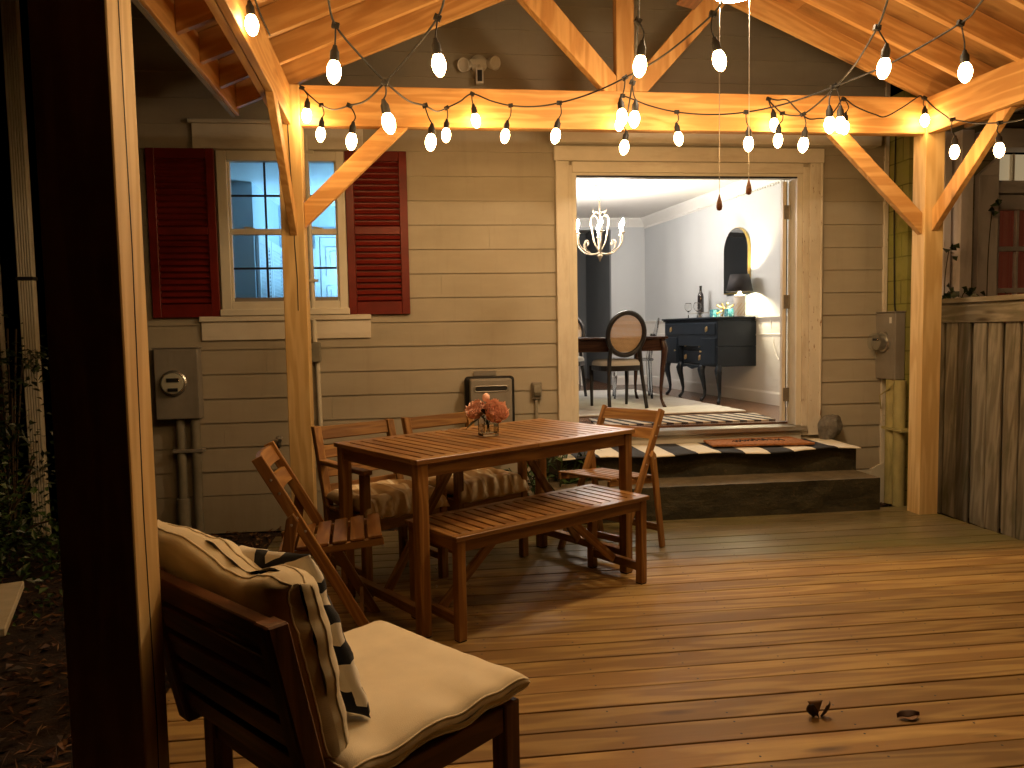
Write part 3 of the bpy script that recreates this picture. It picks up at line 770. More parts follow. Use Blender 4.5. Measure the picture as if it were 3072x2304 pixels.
louvre_leaf((-1.665, 2.30, 0), (-1.665, 3.0, 0), FZ+.01, 2.47); louvre_leaf((-1.665, 3.03, 0), (-1.665, 3.74, 0), FZ+.01, 2.47)
louvre_leaf((-1.60, 3.755, 0), (-1.25, 3.755, 0), FZ+.01, 2.46)
pd = MB(); pd.b2(-1.19, -.42, 3.75, 3.79, FZ+.01, 2.60)
for (a, b) in ((-1.12, -.85), (-.76, -.49)):
    for (c, d) in ((.70, 1.25), (1.36, 2.0), (2.12, 2.48)):
        pd.b2(a, b, 3.735, 3.7495, c, d); pd.b2(a+.05, b-.05, 3.728, 3.7345, c+.05, d-.05)
pdr = pd.build('panel_door', M['whitedoor'], house, bevel=.012)
t = MB(); t.b2(-1.25, -1.20, 3.745, 3.79, FZ, 2.66); t.b2(-.41, -.35, 3.745, 3.79, FZ, 2.66); t.b2(-1.199, -.411, 3.745, 3.79, 2.605, 2.66); t.build('door_casing', M['whitedoor'], house)
tl = thing('added_uplighter', 'unseen cool white lamp added to light the room behind the window', 'floor lamp', (-.45, 3.1, FZ))  # out-of-view lamp added to fill the window room with cool light
m = MB(); m.lathe([(0, 0), (.13, 0), (.13, .02), (.015, .03), (.012, 1.02), (.05, 1.05), (.17, 1.14), (.165, 1.14), (.0, 1.10)], n=20); m.build('stand', M['dark'], tl, smooth=True, sharp=40)
m = MB(); m.lathe([(0, 1.112), (.15, 1.125), (.0, 1.13)], n=20); m.build('bulb', M['coolglow'], tl)

# ------------------------------------------------------------------ steps
st = thing('entry_steps', 'mossy dark concrete steps below the open doorway', 'steps', (0, 0, 0))
def slab(x0, x1, y0, y1, z0, z1, name):
    m = MB(); nx, nz = 60, 8
    def fr(u, v): 
        x = x0+(x1-x0)*u; z = z0+(z1-z0)*v
        return V((x, y0 + .012*noise.noise(V((x*6, z*9, 1))), z)), (x, z, 0)
    def tp(u, v):
        x = x0+(x1-x0)*u; y = y0+(y1-y0)*v
        e = .012*noise.noise(V((x*6, z1*9, 1)))*(1-v)
        return V((x, y + e, z1 + .006*noise.noise(V((x*4, y*9, 2)))*v)), (x, y, 0)
    m.sheet(fr, nx, nz); m.sheet(tp, nx, 8)
    m.add([(x1, y0, z0), (x1, y1, z0), (x1, y1, z1), (x1, y0, z1), (x0, y0, z0), (x0, y1, z0), (x0, y1, z1), (x0, y0, z1)], [(0, 1, 2, 3), (4, 7, 6, 5)], [(0, 0, 0)]*8)
    return m.build(name, M['concrete'], st, bevel=.0)
slab(.95, 3.42, -.86, -.02, -.17, .243, 'lower_step'); slab(1.02, 3.43, -.52, -.02, .235, .415, 'upper_step')
# ------------------------------------------------------------------ pavilion
pav = thing('pavilion', 'new pine gable pavilion over the deck with open rafters', 'pavilion', (0, 0, 0))
def part(name, mat, fn, parent=pav, **kw):
    m = MB(); fn(m); kw.setdefault('bevel', .003)
    return m.build(name, mat, parent, **kw)
BZ0, BZ1 = 2.733, 2.985
part('post', M['post'], lambda m: m.b2(-.856, -.711, -1.055, -.912, -.16, BZ1))
# drying cracks on the inner post
part('post', M['post'], lambda m: m.b2(3.603, 3.748, -1.055, -.912, -.16, BZ1))
nr = lambda m: m.box((-.7025, -4.375, 1.33), (.155, .15, 2.8))
part('post', M['post'], nr)
def crack(m, x, y, pts, w=.0035):
    for a, b in zip(pts, pts[1:]): m.bar((x+a[0], y, a[1]), (x+b[0], y, b[1]), .002, w, up=(1, 0, 0))
cm = MB(); crack(cm, -.775, -1.0555, [(-.02, 2.95), (-.012, 2.6), (-.006, 2.4), (.004, 2.25), (.0, 2.0), (.01, 1.75), (.008, 1.55)], .006)
cm.build('drying_crack', M['dark'], pav)
cm = MB()
for a, b in zip([(-.11, 2.4), (-.10, 1.6), (-.115, 1.0), (-.10, .5)], [(-.10, 1.6), (-.115, 1.0), (-.10, .5), (-.11, .2)]):
    cm.bar((-.6245, -4.375+a[0]+.10, a[1]), (-.6245, -4.375+b[0]+.10, b[1]), .002, .0025, up=(0, 1, 0))
cm.build('drying_crack', M['dark'], pav)
part('tie_beam', M['pine'], lambda m: (m.b2(-.710, 3.602, -1.042, -.995, BZ0, BZ1), m.b2(-.710, 3.602, -.993, -.946, BZ0+.004, BZ1)))
def lbeam(m):
    m.bar((-.792, -1.057, (BZ0+BZ1)/2), (-.70, -4.9, (BZ0+BZ1)/2), .042, BZ1-BZ0)
    m.bar((-.838, -1.057, (BZ0+BZ1)/2+.003), (-.746, -4.9, (BZ0+BZ1)/2+.003), .042, BZ1-BZ0-.004)
part('side_beam', M['pine'], lbeam)
def rbeam(m):
    m.bar((3.632, -1.057, (BZ0+BZ1)/2), (3.90, -4.9, (BZ0+BZ1)/2), .044, BZ1-BZ0)
    m.bar((3.68, -1.057, (BZ0+BZ1)/2+.003), (3.948, -4.9, (BZ0+BZ1)/2+.003), .044, BZ1-BZ0-.004)
part('side_beam', M['pine'], rbeam)
RX, RZ, SL = 1.427, 3.905, .418
GY = -1.0
part('king_post', M['pine'], lambda m: m.b2(1.366, 1.488, GY-.045, GY+.045, BZ1+.001, RZ))
def strut(m, x0, z0, x1, z1): m.bar((x0, GY, z0), (x1, GY, z1), .088, .135, up=(0, 1, 0)) if False else m.prism([(x0-.085, GY-.044, BZ1+.001), (x0+.085, GY-.044, BZ1+.001), (x1+.09, GY-.044, z1-.02), (x1-.09, GY-.044, z1+.02)], (0, .088, 0))
part('strut', M['pine'], lambda m: m.prism([(1.364, GY-.044, BZ1+.001), (1.285, GY-.044, BZ1+.001), (.70, GY-.044, RZ-SL*(RX-.70)-.003), (.855, GY-.044, RZ-SL*(RX-.855)-.003), (1.364, GY-.044, BZ1+.10)], (0, .088, 0)))
part('strut', M['pine'], lambda m: m.prism([(1.49, GY-.044, BZ1+.001), (1.49, GY-.044, BZ1+.09), (2.005, GY-.044, RZ-SL*(2.005-RX)-.003), (2.15, GY-.044, RZ-SL*(2.15-RX)-.003), (1.58, GY-.044, BZ1+.001)], (0, .088, 0)))
EL, ER = -1.11, 3.98
RH = .145
def rafter(m, sgn, y):
    xe = EL if sgn < 0 else ER
    zb = RZ - SL*abs(xe-RX)
    m.prism([(RX+sgn*.021, y-.02, RZ), (xe, y-.02, zb), (xe, y-.02, zb+RH*1.08), (RX+sgn*.021, y-.02, RZ+RH*1.08)], (0, .04, 0))
ys = [-1.0 - .41*i for i in range(10)]
for y in ys:
    for sgn in (-1, 1): part('rafter', M['pine'], lambda m: rafter(m, sgn, y), bevel=.002)
part('ridge_beam', M['pine'], lambda m: m.b2(RX-.02, RX+.02, -5.0, -.94, RZ-.06, RZ+.16))
def sheath(m, sgn):
    xe = (EL if sgn < 0 else ER); zt = RH*1.08 + .002
    y = -.93; j = 0
    n = V((SL*sgn, 0, 1)).normalized()
    # two plywood courses with butt joints
    L0 = abs(xe+sgn*.03-RX)
    for a, b in ((0, .47), (.471, .94), (.941, 1.0)):
        ya = -.93
        while ya > -5.1:
            yb_ = max(ya-1.22, -5.1)
            xa, xb = RX+sgn*L0*a, RX+sgn*L0*b
            pts = [V((xa, ya, RZ+zt-SL*abs(xa-RX))), V((xb, ya, RZ+zt-SL*abs(xb-RX))), V((xb, yb_+.002, RZ+zt-SL*abs(xb-RX))), V((xa, yb_+.002, RZ+zt-SL*abs(xa-RX)))]
            m.prism(pts, n*.016); ya = yb_
for sgn in (-1, 1): part('roof_sheathing', M['ply'], lambda m: sheath(m, sgn), bevel=0)
for sgn, xe in ((-1, EL), (1, ER)):
    zb = RZ - SL*abs(xe-RX)
    part('fascia_board', M['pine'], lambda m: m.b2(min(xe+sgn*.002, xe+sgn*.024), max(xe+sgn*.002, xe+sgn*.024), -5.1, -.93, zb-.03, zb+RH*1.05))
    part('roof_edge', M['grey_metal'], lambda m: m.b2(min(xe+sgn*.025, xe+sgn*.05), max(xe+sgn*.025, xe+sgn*.05), -5.1, -.92, zb-.035, zb+RH*1.05+.02), bevel=0)
def brace(m, p, q, w=.045, h=.12, upv=(0, 0, 1)): m.bar(p, q, w, h, up=upv)
def vbrace(m, poly, d): m.prism(poly, d)
# knee braces, cut to meet post and beam
part('knee_brace', M['pine'], lambda m: m.prism([(-.709, -1.03, 2.085), (-.709, -1.03, 2.245), (-.205, -1.03, BZ0-.001), (-.03, -1.03, BZ0-.001)], (0, .05, 0)))
part('knee_brace', M['pine'], lambda m: m.prism([(3.601, -1.03, 2.03), (3.601, -1.03, 2.185), (3.035, -1.03, BZ0-.001), (2.885, -1.03, BZ0-.001)], (0, .05, 0)))
part('knee_brace', M['pine'], lambda m: m.prism([(-.80, -1.057, 2.03), (-.80, -1.057, 2.19), (-.80, -1.60, BZ0-.001), (-.80, -1.745, BZ0-.001)], (.045, 0, 0)))
part('knee_brace', M['pine'], lambda m: m.prism([(3.655, -1.057, 2.05), (3.655, -1.057, 2.21), (3.69, -1.585, BZ0-.001), (3.70, -1.72, BZ0-.001)], (.046, 0, 0)))
part('knee_brace', M['pine'], lambda m: m.prism([(-.735, -4.298, 2.25), (-.735, -4.298, 2.40), (-.745, -3.94, BZ0-.001), (-.75, -3.79, BZ0-.001)], (.045, 0, 0)))
# ------------------------------------------------------------------ ceiling fan with light
fx, fy = 1.655, -2.30
fan = thing('ceiling_fan', 'dark ceiling fan with a glowing light bowl and two pull chains', 'ceiling fan', (fx, fy, 3.078))
m = MB(); m.tube([(0, 0, .33), (0, 0, .72)], .013, 8); m.lathe([(0, .70), (.05, .72), (.065, .76), (.06, .80)], n=16); m.build('downrod', M['dark'], fan, smooth=True, sharp=40)
m = MB(); m.lathe([(0, .048), (.112, .049), (.115, .075), (.09, .105), (.11, .13), (.13, .2), (.13, .27), (.08, .32), (.03, .34), (0, .34)], n=24); m.build('motor_housing', M['dark'], fan, smooth=True, sharp=40)
for k in range(5):
    a = R(20+72*k); rm = rotz(a) @ Matrix.Rotation(R(12), 3, 'X')
    m = MB(); c_ = rotz(a) @ V((.42, 0, .225)); m.box(c_, (.5, .12, .008), rm); c2 = rotz(a) @ V((.15, 0, .22)); m.box(c2, (.1, .035, .012), rm)
    m.build('blade', M['acacia_dark'], fan, bevel=.003)
m = MB(); m.lathe([(0, .0), (.06, .004), (.10, .014), (.108, .024), (.108, .046), (.0, .047)], n=28); m.build('light_bowl', M['fanbulb'], fan, smooth=True, sharp=60)
for (cx, cy_, zb) in ((1.574, -2.3, 2.034), (1.734, -2.3, 2.115)):
    m = MB(); x = cx-fx; y = cy_-fy
    m.tube([(x*.8, y, .11), (x, y-.0, .09), (x, y, zb-3.078+.05)], .0018, 5); ch = m.build('pull_chain', M['steel'], fan)
    m = MB(); m.lathe([(0, -.035), (.012, -.03), (.016, -.015), (.013, .01), (.006, .035), (.0025, .05)], (x, y, zb-3.078), 12); m.build('chain_knob', M['acacia_dark'], ch, smooth=True)

# ------------------------------------------------------------------ string lights
STR = {
'A': [((-0.685,-1.120,2.943),(-0.659,-1.120,2.792)),((-0.564,-1.160,2.828),(-0.572,-1.160,2.666)),((-0.333,-1.900,2.617),(-0.326,-1.900,2.447)),((-0.114,-2.750,2.475),(-0.105,-2.750,2.321)),((0.113,-2.950,2.675),(0.112,-2.950,2.506)),((0.171,-3.300,2.76),None),((.24,-3.70,2.92),(.24,-3.70,2.78)),((.30,-4.15,2.95),(.30,-4.15,2.81)),((.33,-4.35,2.95),None)],  # last bulb is out of view, added to light the lounge cushions
'B': [((-.52,-4.2,2.95),None),((-.42,-3.75,2.92),(-.42,-3.75,2.78)),((-0.316,-3.300,2.74),None),((-0.296,-2.950,2.632),(-0.307,-2.950,2.469)),((-0.098,-2.700,2.480),None),((0.069,-2.000,2.595),(0.096,-2.000,2.422)),((0.220,-1.160,2.824),(0.214,-1.160,2.670)),((0.388,-1.120,2.926),(0.406,-1.120,2.777)),((0.627,-1.200,2.834),(0.591,-1.200,2.659)),((0.868,-1.600,2.739),(0.846,-1.600,2.564)),((1.158,-2.000,2.762),(1.139,-2.000,2.571)),((1.301,-2.900,2.746),(1.326,-2.900,2.568)),((1.277,-3.200,2.80),None),((1.24,-3.65,2.95),(1.24,-3.65,2.80)),((1.22,-4.1,2.98),(1.22,-4.1,2.84))],
'C': [((.72,-4.15,2.96),(.72,-4.15,2.82)),((.80,-3.7,2.93),(.80,-3.7,2.78)),((0.884,-3.200,2.78),None),((0.968,-2.900,2.707),(0.977,-2.900,2.538)),((1.200,-2.000,2.738),(1.211,-2.000,2.560)),((1.301,-1.500,2.684),(1.291,-1.500,2.525)),((1.338,-1.200,2.825),None),((1.385,-1.120,2.932),(1.368,-1.120,2.767)),((1.728,-1.200,2.811),(1.737,-1.200,2.658)),((2.029,-1.600,2.704),(2.044,-1.600,2.532)),((2.309,-2.100,2.705),(2.290,-2.100,2.519)),((2.462,-2.900,2.741),(2.489,-2.900,2.543)),((2.389,-3.200,2.78),None),((2.30,-3.7,2.93),(2.30,-3.7,2.79)),((2.25,-4.1,2.96),(2.25,-4.1,2.82))],
'E': [((1.80,-4.1,2.96),(1.80,-4.1,2.82)),((1.86,-3.7,2.94),(1.86,-3.7,2.80)),((1.950,-3.200,2.80),None),((2.061,-2.900,2.710),(2.097,-2.900,2.554)),((2.354,-2.050,2.726),(2.381,-2.050,2.534)),((2.344,-1.700,2.668),(2.349,-1.700,2.506)),((2.385,-1.350,2.771),(2.357,-1.350,2.617)),((2.399,-1.120,2.929),(2.439,-1.120,2.777)),((2.541,-1.100,2.932),None),((2.692,-1.100,2.810),None),((2.843,-1.100,2.822),None),((2.939,-1.120,2.939),(2.951,-1.120,2.765)),((3.115,-1.100,2.867),None),((3.259,-1.100,2.831),None),((3.509,-1.100,2.974),None),((3.537,-1.120,2.956),(3.543,-1.120,2.821)),((3.565,-1.300,2.788),None),((3.471,-1.500,2.708),(3.489,-1.500,2.520)),((3.480,-1.900,2.582),(3.479,-1.900,2.438)),((3.461,-2.200,2.545),None),((3.43,-2.8,2.56),None)],
'F': [((-.66,-4.25,2.95),None),((-.645,-3.9,2.94),(-.63,-3.9,2.80)),((-.66,-3.25,2.94),(-.645,-3.25,2.81)),((-.690,-2.62,2.93),(-.690,-2.60,2.775)),((-.70,-2.1,2.9),None)],  # two forward bulbs lie out of view, added to light post and cushions
}
LAB = {'A': 'string light strand from the left post curving up beside the left beam', 'B': 'string light strand looping along the left half of the tie beam',
       'C': 'string light strand hooked at the middle of the tie beam', 'E': 'string light strand drooping along the right half of the tie beam to the right post',
       'F': 'string light strand running along the inner face of the left side beam'}
for key, nodes in STR.items():
    rt_ = thing('string_light', LAB[key], 'string light', (0, 0, 0), 0, 'string lights zigzagging under the pavilion')
    pts = []
    for i, (n_, b_) in enumerate(nodes):
        pts.append(V(n_))
        if i < len(nodes)-1:
            q_ = V(nodes[i+1][0]); sagv = .03*min(1, (q_-V(n_)).length)
            mid = (V(n_)+q_)/2 - V((0, 0, sagv)); pts.append(mid)
    m = MB(); m.tube(spline(pts, 5), .0048, 7); m.build('cord', M['rubber'], rt_, smooth=True)
    for n_, b_ in nodes:
        if b_ is None: continue
        n_, b_ = V(n_), V(b_)
        top = b_ + V((0, 0, .088))
        ax = (n_ - b_); ax = (ax*.45 + V((random.uniform(-.03, .03), random.uniform(-.03, .03), ax.length*.55))).normalized()
        rot = ax.to_track_quat('Z', 'Y').to_matrix()
        m = MB(); m.lathe([(.0, .086), (.008, .085), (.012, .07), (.0185, .06), (.0195, .03), (.0195, .022), (.0, .022)], b_, 12, rot)
        tp = b_ + rot @ V((0, 0, .084))
        side = V((random.uniform(-.015, .015), random.uniform(-.01, .01), 0))
        m.tube(spline([n_, n_*.7+tp*.3+side, n_*.3+tp*.7+side*1.3, tp], 4), .0036, 6)
        m.box(n_, (.03, .018, .022), Matrix.Rotation(random.uniform(-.6, .6), 3, 'Y'))
        so = m.build('socket', M['rubber'], rt_, smooth=True, sharp=45)
        m = MB(); m.lathe([(.014, .024), (.022, .013), (.0285, -.006), (.0295, -.02), (.0255, -.04), (.016, -.057), (.007, -.064), (0, -.0655)], b_, 14, rot)
        m.build('bulb', M['bulb'], so, smooth=True)
# ------------------------------------------------------------------ patio furniture
TH = .575
AC = M['acacia']
def slat_table(name, label, cat, loc, th, Ln, W, H, leg, nsl, fr, ap, split=False, brz=None, stretch_z=.09):
    t = thing(name, label, cat, loc, th)
    tt = .022
    m = MB(); hz = H - tt/2
    halves = [(0, Ln)] if not split else [(0, Ln*.5-.0015), (Ln*.5+.0015, Ln)]
    for a, b in halves:
        m.b2(a, b, 0, fr, H-tt, H); m.b2(a, b, W-fr, W, H-tt, H)
        n = max(1, round(nsl*(b-a)/Ln)); gap = .0135
        wd = ((b-a) - gap*(n-1))/n
        for i in range(n):
            x0 = a + i*(wd+gap); m.b2(x0, x0+wd, fr+.0005, W-fr-.0005, H-tt, H-.0005)
    m.build('table_top' if cat == 'table' else 'seat', AC, t, bevel=.002)
    ins = .012
    m = MB()
    for y0, y1 in ((ins+.008, ins+.03), (W-ins-.03, W-ins-.008)): m.b2(ins+leg, Ln-ins-leg, y0, y1, H-tt-ap, H-tt-.001)
    for x0, x1 in ((ins+.008, ins+.03), (Ln-ins-.03, Ln-ins-.008)): m.b2(x0, x1, ins+leg, W-ins-leg, H-tt-ap, H-tt-.001)
    m.build('apron', AC, t, bevel=.002)
    for x in (ins, Ln-ins-leg):
        for y in (ins, W-ins-leg):
            m = MB(); m.b2(x, x+leg, y, y+leg, .006, H-tt-.001); lg = m.build('leg', AC, t, bevel=.003)
            m = MB(); m.b2(x+.003, x+leg-.003, y+.003, y+leg-.003, 0, .006); m.build('foot_pad', M['rubber'], lg)
    for x in (ins+.006, Ln-ins-leg+.006):
        m = MB(); m.b2(x, x+leg-.012, ins+leg, W-ins-leg, stretch_z, stretch_z+.045); m.build('stretcher', AC, t, bevel=.002)
    ym = W/2
    for xa, xb in ((ins+leg, Ln*.36), (Ln-ins-leg, Ln*.64)):
        m = MB(); m.bar((xa, ym, stretch_z+.03), (xb, ym, H-tt-.03), .022, .045); m.build('brace', AC, t, bevel=.002)
    m = MB()
    for (x, z) in ((ins+leg*.5, H*.62), (ins+leg*.5, H*.45)):
        m.lathe([(0, -.002), (.006, -.001), (.006, .002), (0, .003)], (ins-.001, W*.42, z), 8, Matrix.Rotation(R(-90), 3, 'Y'))
    if split:
        for x in (Ln*.47, Ln*.53): m.b2(x-.02, x+.02, W-fr*.5-.008, W-fr*.5+.008, H, H+.004)
    m.build('bolt', M['steel'], t)
    return t
slat_table('patio_table', 'long slatted brown wooden table holding the pink flowers', 'table', (-.020, -2.78, 0), TH, 1.46, .80, .828, .055, 22, .055, .065, split=True)
slat_table('bench', 'low slatted wooden bench tucked along the front of the table', 'bench', (.145, -2.845, 0), .548, 1.27, .45, .487, .045, 20, .05, .055, stretch_z=.07)

def folding_chair(label, loc, th):
    t = thing('folding_chair', label, 'chair', loc, th, 'wooden folding chairs at the ends of the table')
    W = .47
    TX, TZ, FX = -.295, .876, .185
    def px(z): return TX + (FX-TX)*(TZ-z)/TZ
    dz = V((FX-TX, 0, -TZ)).normalized()
    for s in (-1, 1):
        m = MB(); y = s*(W/2-.012)
        m.bar((px(TZ)+0, y, TZ), (px(.0), y, .0), .024, .048, up=(0, 1, 0)) if False else m.prism([(px(TZ)-.024, y-.012, TZ-.01), (px(TZ)+.02, y-.012, TZ+.012), (px(0)+.028, y-.012, 0), (px(0)-.026, y-.012, 0)], (0, .024, 0))
        lg = m.build('front_leg', AC, t, bevel=.003)
        m = MB(); y2 = s*(W/2+.011)
        m.prism([(-.285, y2-.011, 0), (-.238, y2-.011, 0), (-.135, y2-.011, .60), (-.155, y2-.011, .635), (-.185, y2-.011, .61)], (0, .022, 0)); m.build('rear_leg', AC, t, bevel=.004)
        m = MB()
        for (x, z) in ((-.163, .585), (-.108, .55), (-.14, .61), (px(.78), .78), (px(.72), .72)):
            yy = s*(W/2+.0225) if x < -.15 and z < .6 else s*(W/2+.0005)
            m.lathe([(.006, 0), (.005, .003), (0, .004)], (x, yy, z), 8, Matrix.Rotation(R(-90*s), 3, 'X'))
        m.build('bolt', M['steel'], t)
    # curved back slats
    for (z0, z1) in ((.80, .868), (.70, .762)):
        m = MB()
        def fn(u, v, off=0, z0=z0, z1=z1):
            y = (-.5+u)*(W-.05); z = z0+(z1-z0)*v
            bow = -.022*(1-(2*u-1)**2)
            return V((px(z)+bow+off, y, z + .012*(1-(2*u-1)**2)*(v-.3)*0)), (y+z0*7, z, off)
        m.sheet(lambda u, v: fn(u, v, .008), 14, 2); m.sheet(lambda u, v: fn(u, v, -.008), 14, 2, flip=True)
        for vv in (0, 1): m.sheet(lambda u, v, vv=vv: fn(u, vv, .008-.016*v), 14, 1, flip=(vv == 0))
        m.build('back_slat', AC, t, smooth=True, sharp=35)
    sz = lambda x: .45 + (x+.25)*.045/.47
    m = MB()
    for s in (-1, 1): m.bar((-.25, s*(W/2-.042), sz(-.25)-.02), (.225, s*(W/2-.042), sz(.225)-.02), .022, .036)
    m.build('seat_rail', AC, t, bevel=.004)
    m = MB(); n = 6
    for i in range(n):
        x = -.235 + .46*(i+.5)/n; a = math.atan2(.045, .47)
        m.box((x, 0, sz(x)+.006), (.062, W-.055, .014), Matrix.Rotation(-a, 3, 'Y'))
    m.build('seat', AC, t, bevel=.003)
    m = MB(); m.bar((-.256, -W/2, .13), (-.256+.018, W/2, .13), .016, .045); m.build('stretcher', AC, t, bevel=.002)
    m = MB(); m.bar((px(.12), -W/2+.024, .12), (px(.12), W/2-.024, .12), .018, .04); m.build('stretcher', AC, t, bevel=.002)
    return t
folding_chair('folding chair at the near left end of the table beside the lounge seat', (-.415, -2.60, 0), .08)
folding_chair('folding chair at the right end of the table in front of the doorway', (1.156, -1.487, 0), 3.815)

def armchair(label, loc, th):
    t = thing('armchair', label, 'chair', loc, th, 'wooden armchairs behind the table')
    W, Dp = .53, .50
    for x in (0, W-.045):
        m = MB(); m.b2(x, x+.045, 0, .045, 0, .655); m.build('front_leg', AC, t, bevel=.003)
        m = MB(); m.prism([(x, .42, 0), (x, .465, 0), (x, .475, .43), (x, .60, .865), (x, .555, .865), (x, .43, .43)], (.045, 0, 0)); m.build('rear_leg', AC, t, bevel=.003)
        m = MB(); m.b2(x-.004, x+.049, -.02, .50, .656, .682); m.build('armrest', AC, t, bevel=.006, seg=2)
    m = MB()
    yb_ = lambda z: .452 + (z-.43)*.125/.435
    for (z0, z1) in ((.785, .862), (.68, .755), (.575, .65), (.46, .54)):
        zc = (z0+z1)/2; m.box((W/2, yb_(zc), zc), (W-.092, .02, z1-z0), Matrix.Rotation(-math.atan2(.125, .435), 3, 'X'))
    m.build('backrest', AC, t, bevel=.004)
    m = MB(); m.b2(.0455, W-.0455, .008, .03, .345, .41); m.b2(.0455, W-.0455, .425, .447, .345, .41)
    for x in (.01, W-.035): m.b2(x, x+.024, .046, .424, .345, .41)
    for x in (.01, W-.035): m.b2(x, x+.024, .046, .424, .10, .14)
    m.build('seat_frame', AC, t, bevel=.002)
    m = MB()
    for i in range(6): m.b2(.0, W, .0+i*.072+.047, .06+i*.072+.047, .411, .427)
    m.build('seat', AC, t, bevel=.003)
    return t
U = V((math.cos(TH), math.sin(TH), 0)); Vv = V((-math.sin(TH), math.cos(TH), 0))
A1 = V((-.305, -2.17, 0)); A2 = A1 + U*.605
for i, (A, lab, lab2) in enumerate(((A1, 'armchair behind the table on the left, nearest the timber post', 'striped seat pad on the left armchair behind the table'), (A2, 'armchair behind the table on the right, behind the pink flowers', 'striped seat pad on the right armchair behind the table'))):
    armchair(lab, A, TH)
    m = MB(); rm = rotz(TH)
    def T(P, A=A, rm=rm, i=i):
        y = P.y; d = max(0, -y-.20); z = .475 + P.z - d*1.1
        return A + rm @ V((.265 + P.x, .215 + y + d*.25, z))
    cushion(m, .265, .255, .062, T, .007, seed=3+i*5, n=30, q=.5, tufts=[(-.11, -.08), (.11, -.08), (-.11, .10), (.11, .10)])
    o = m.build('seat_pad', M['pads'], smooth=True, weld=True); tag(o, lab2, 'cushion', 'striped seat pads')

# vase and peonies on the table
vx, vy, vz = .368, -2.035, .829
m = MB(); a = .043; hh = .092
def frame(r0, z): return [(vx+sx*r0, vy+sy*r0, z) for sx, sy in ((-1, -1), (1, -1), (1, 1), (-1, 1))]
o_, i_ = frame(a, vz), frame(a, vz+hh); io, ii = frame(a-.006, vz+.014), frame(a-.006, vz+hh)
vs_ = o_+i_+ii+io
fs_ = [(3, 2, 1, 0)] + [(k, (k+1) % 4, 4+(k+1) % 4, 4+k) for k in range(4)] + [(4+k, 4+(k+1) % 4, 8+(k+1) % 4, 8+k) for k in range(4)] + [(8+k, 8+(k+1) % 4, 12+(k+1) % 4, 12+k) for k in range(4)] + [(12, 13, 14, 15)]
m.add([rotz(.3) @ (V(p)-V((vx, vy, 0))) + V((vx, vy, 0)) for p in vs_], fs_, vs_)
o = m.build('vase', M['glass']); tag(o, 'small square clear glass vase holding pink peonies on the table', 'vase')
bq = thing('peony_bouquet', 'two pink peonies and a bud with dark leaves standing in the glass vase', 'flowers', (vx, vy, vz))
def peony(c, r, seed, axis):
    m = MB(); rr = random.Random(seed); ax = V(axis).normalized(); rot = ax.to_track_quat('Z', 'Y').to_matrix(); c = V(c)
    for ring, (n, tilt, ln, wd) in enumerate(((9, 92, 1.0, .8), (9, 72, 1.0, .78), (8, 50, .95, .72), (7, 30, .88, .6), (6, 12, .8, .45))):
        for k in range(n):
            an = 2*math.pi*(k+.5*ring+rr.uniform(-.2, .2))/n; tl = R(tilt+rr.uniform(-9, 9)); s_ = rr.uniform(.88, 1.08); ph = rr.uniform(0, 6)
            def fn(u, v, an=an, tl=tl, s_=s_, ph=ph, ln=ln, wd=wd):
                w_ = (v-.5)*wd*r*(.35+.65*math.sin(math.pi*min(1, u*.62+.12)))*1.5
                q = u*ln*r*s_
                A_ = tl*(1.12-.62*u); out = math.sin(A_)*q; upz = math.cos(A_)*q + .03*r*math.sin(ph+9*v)*u
                cup = -((v-.5)**2)*r*.7*(1-.3*u)
                p = V((out+cup*math.cos(tl)*-1*.6, w_, upz + cup*math.sin(tl)*-.6 + .05*r*u*u*math.sin(5*v*3+ph)))
                p = rotz(an) @ p
                return c + rot @ p, (u, v, 0)
            m.sheet(fn, 4, 5)
            k0 = len(m.r)-30
            for q_ in range(30): m.r[k0+q_] = min(1, max(0, .15 + .75*(q_//6)/4 + rr.uniform(-.1, .1)))
    return m.build('bloom', M['petal'], bq, smooth=True)
peony((.026, -.02, .112), .082, 5, (.25, -.75, .6)); peony((-.05, .02, .12), .066, 8, (-.5, -.6, .6))
m = MB(); m.lathe([(0, -.024), (.014, -.018), (.022, 0), (.018, .016), (.006, .026), (0, .028)], (-.005, .05, .20), 12); m.r = [.6]*len(m.r); m.build('bud', M['petal'], bq, smooth=True)
m = MB()
for (x, y, z) in ((.028, -.02, .118), (-.055, .02, .122), (-.005, .05, .185), (-.03, -.03, .10)): m.tube(spline([(random.uniform(-.02, .02), random.uniform(-.02, .02), .018), (x*.3, y*.3, .08), (x, y, z)], 5), .0028, 6)
m.build('stem', M['leaf'], bq)
m = MB()
for (p, d, ln, w_) in (((-.04, -.02, .10), (-.75, -.35, -.5), .12, .035), ((-.03, -.03, .10), (-.3, -.9, .25), .06, .05), ((-.02, -.05, .115), (-.25, -.6, .6), .06, .045), ((.0, .05, .17), (.2, .1, .9), .05, .03), ((.02, .04, .11), (.7, .5, .2), .07, .04)): leaf_quad(m, p, d, (0, 0, 1), ln, w_, .1)
m.build('leaf', M['ivy'], bq)
m = MB(); m.box((0, 0, .04), (.0735, .0735, .05), rotz(.3), plain=True); wt = m.build('water', M['water'], None); wt.parent = bq

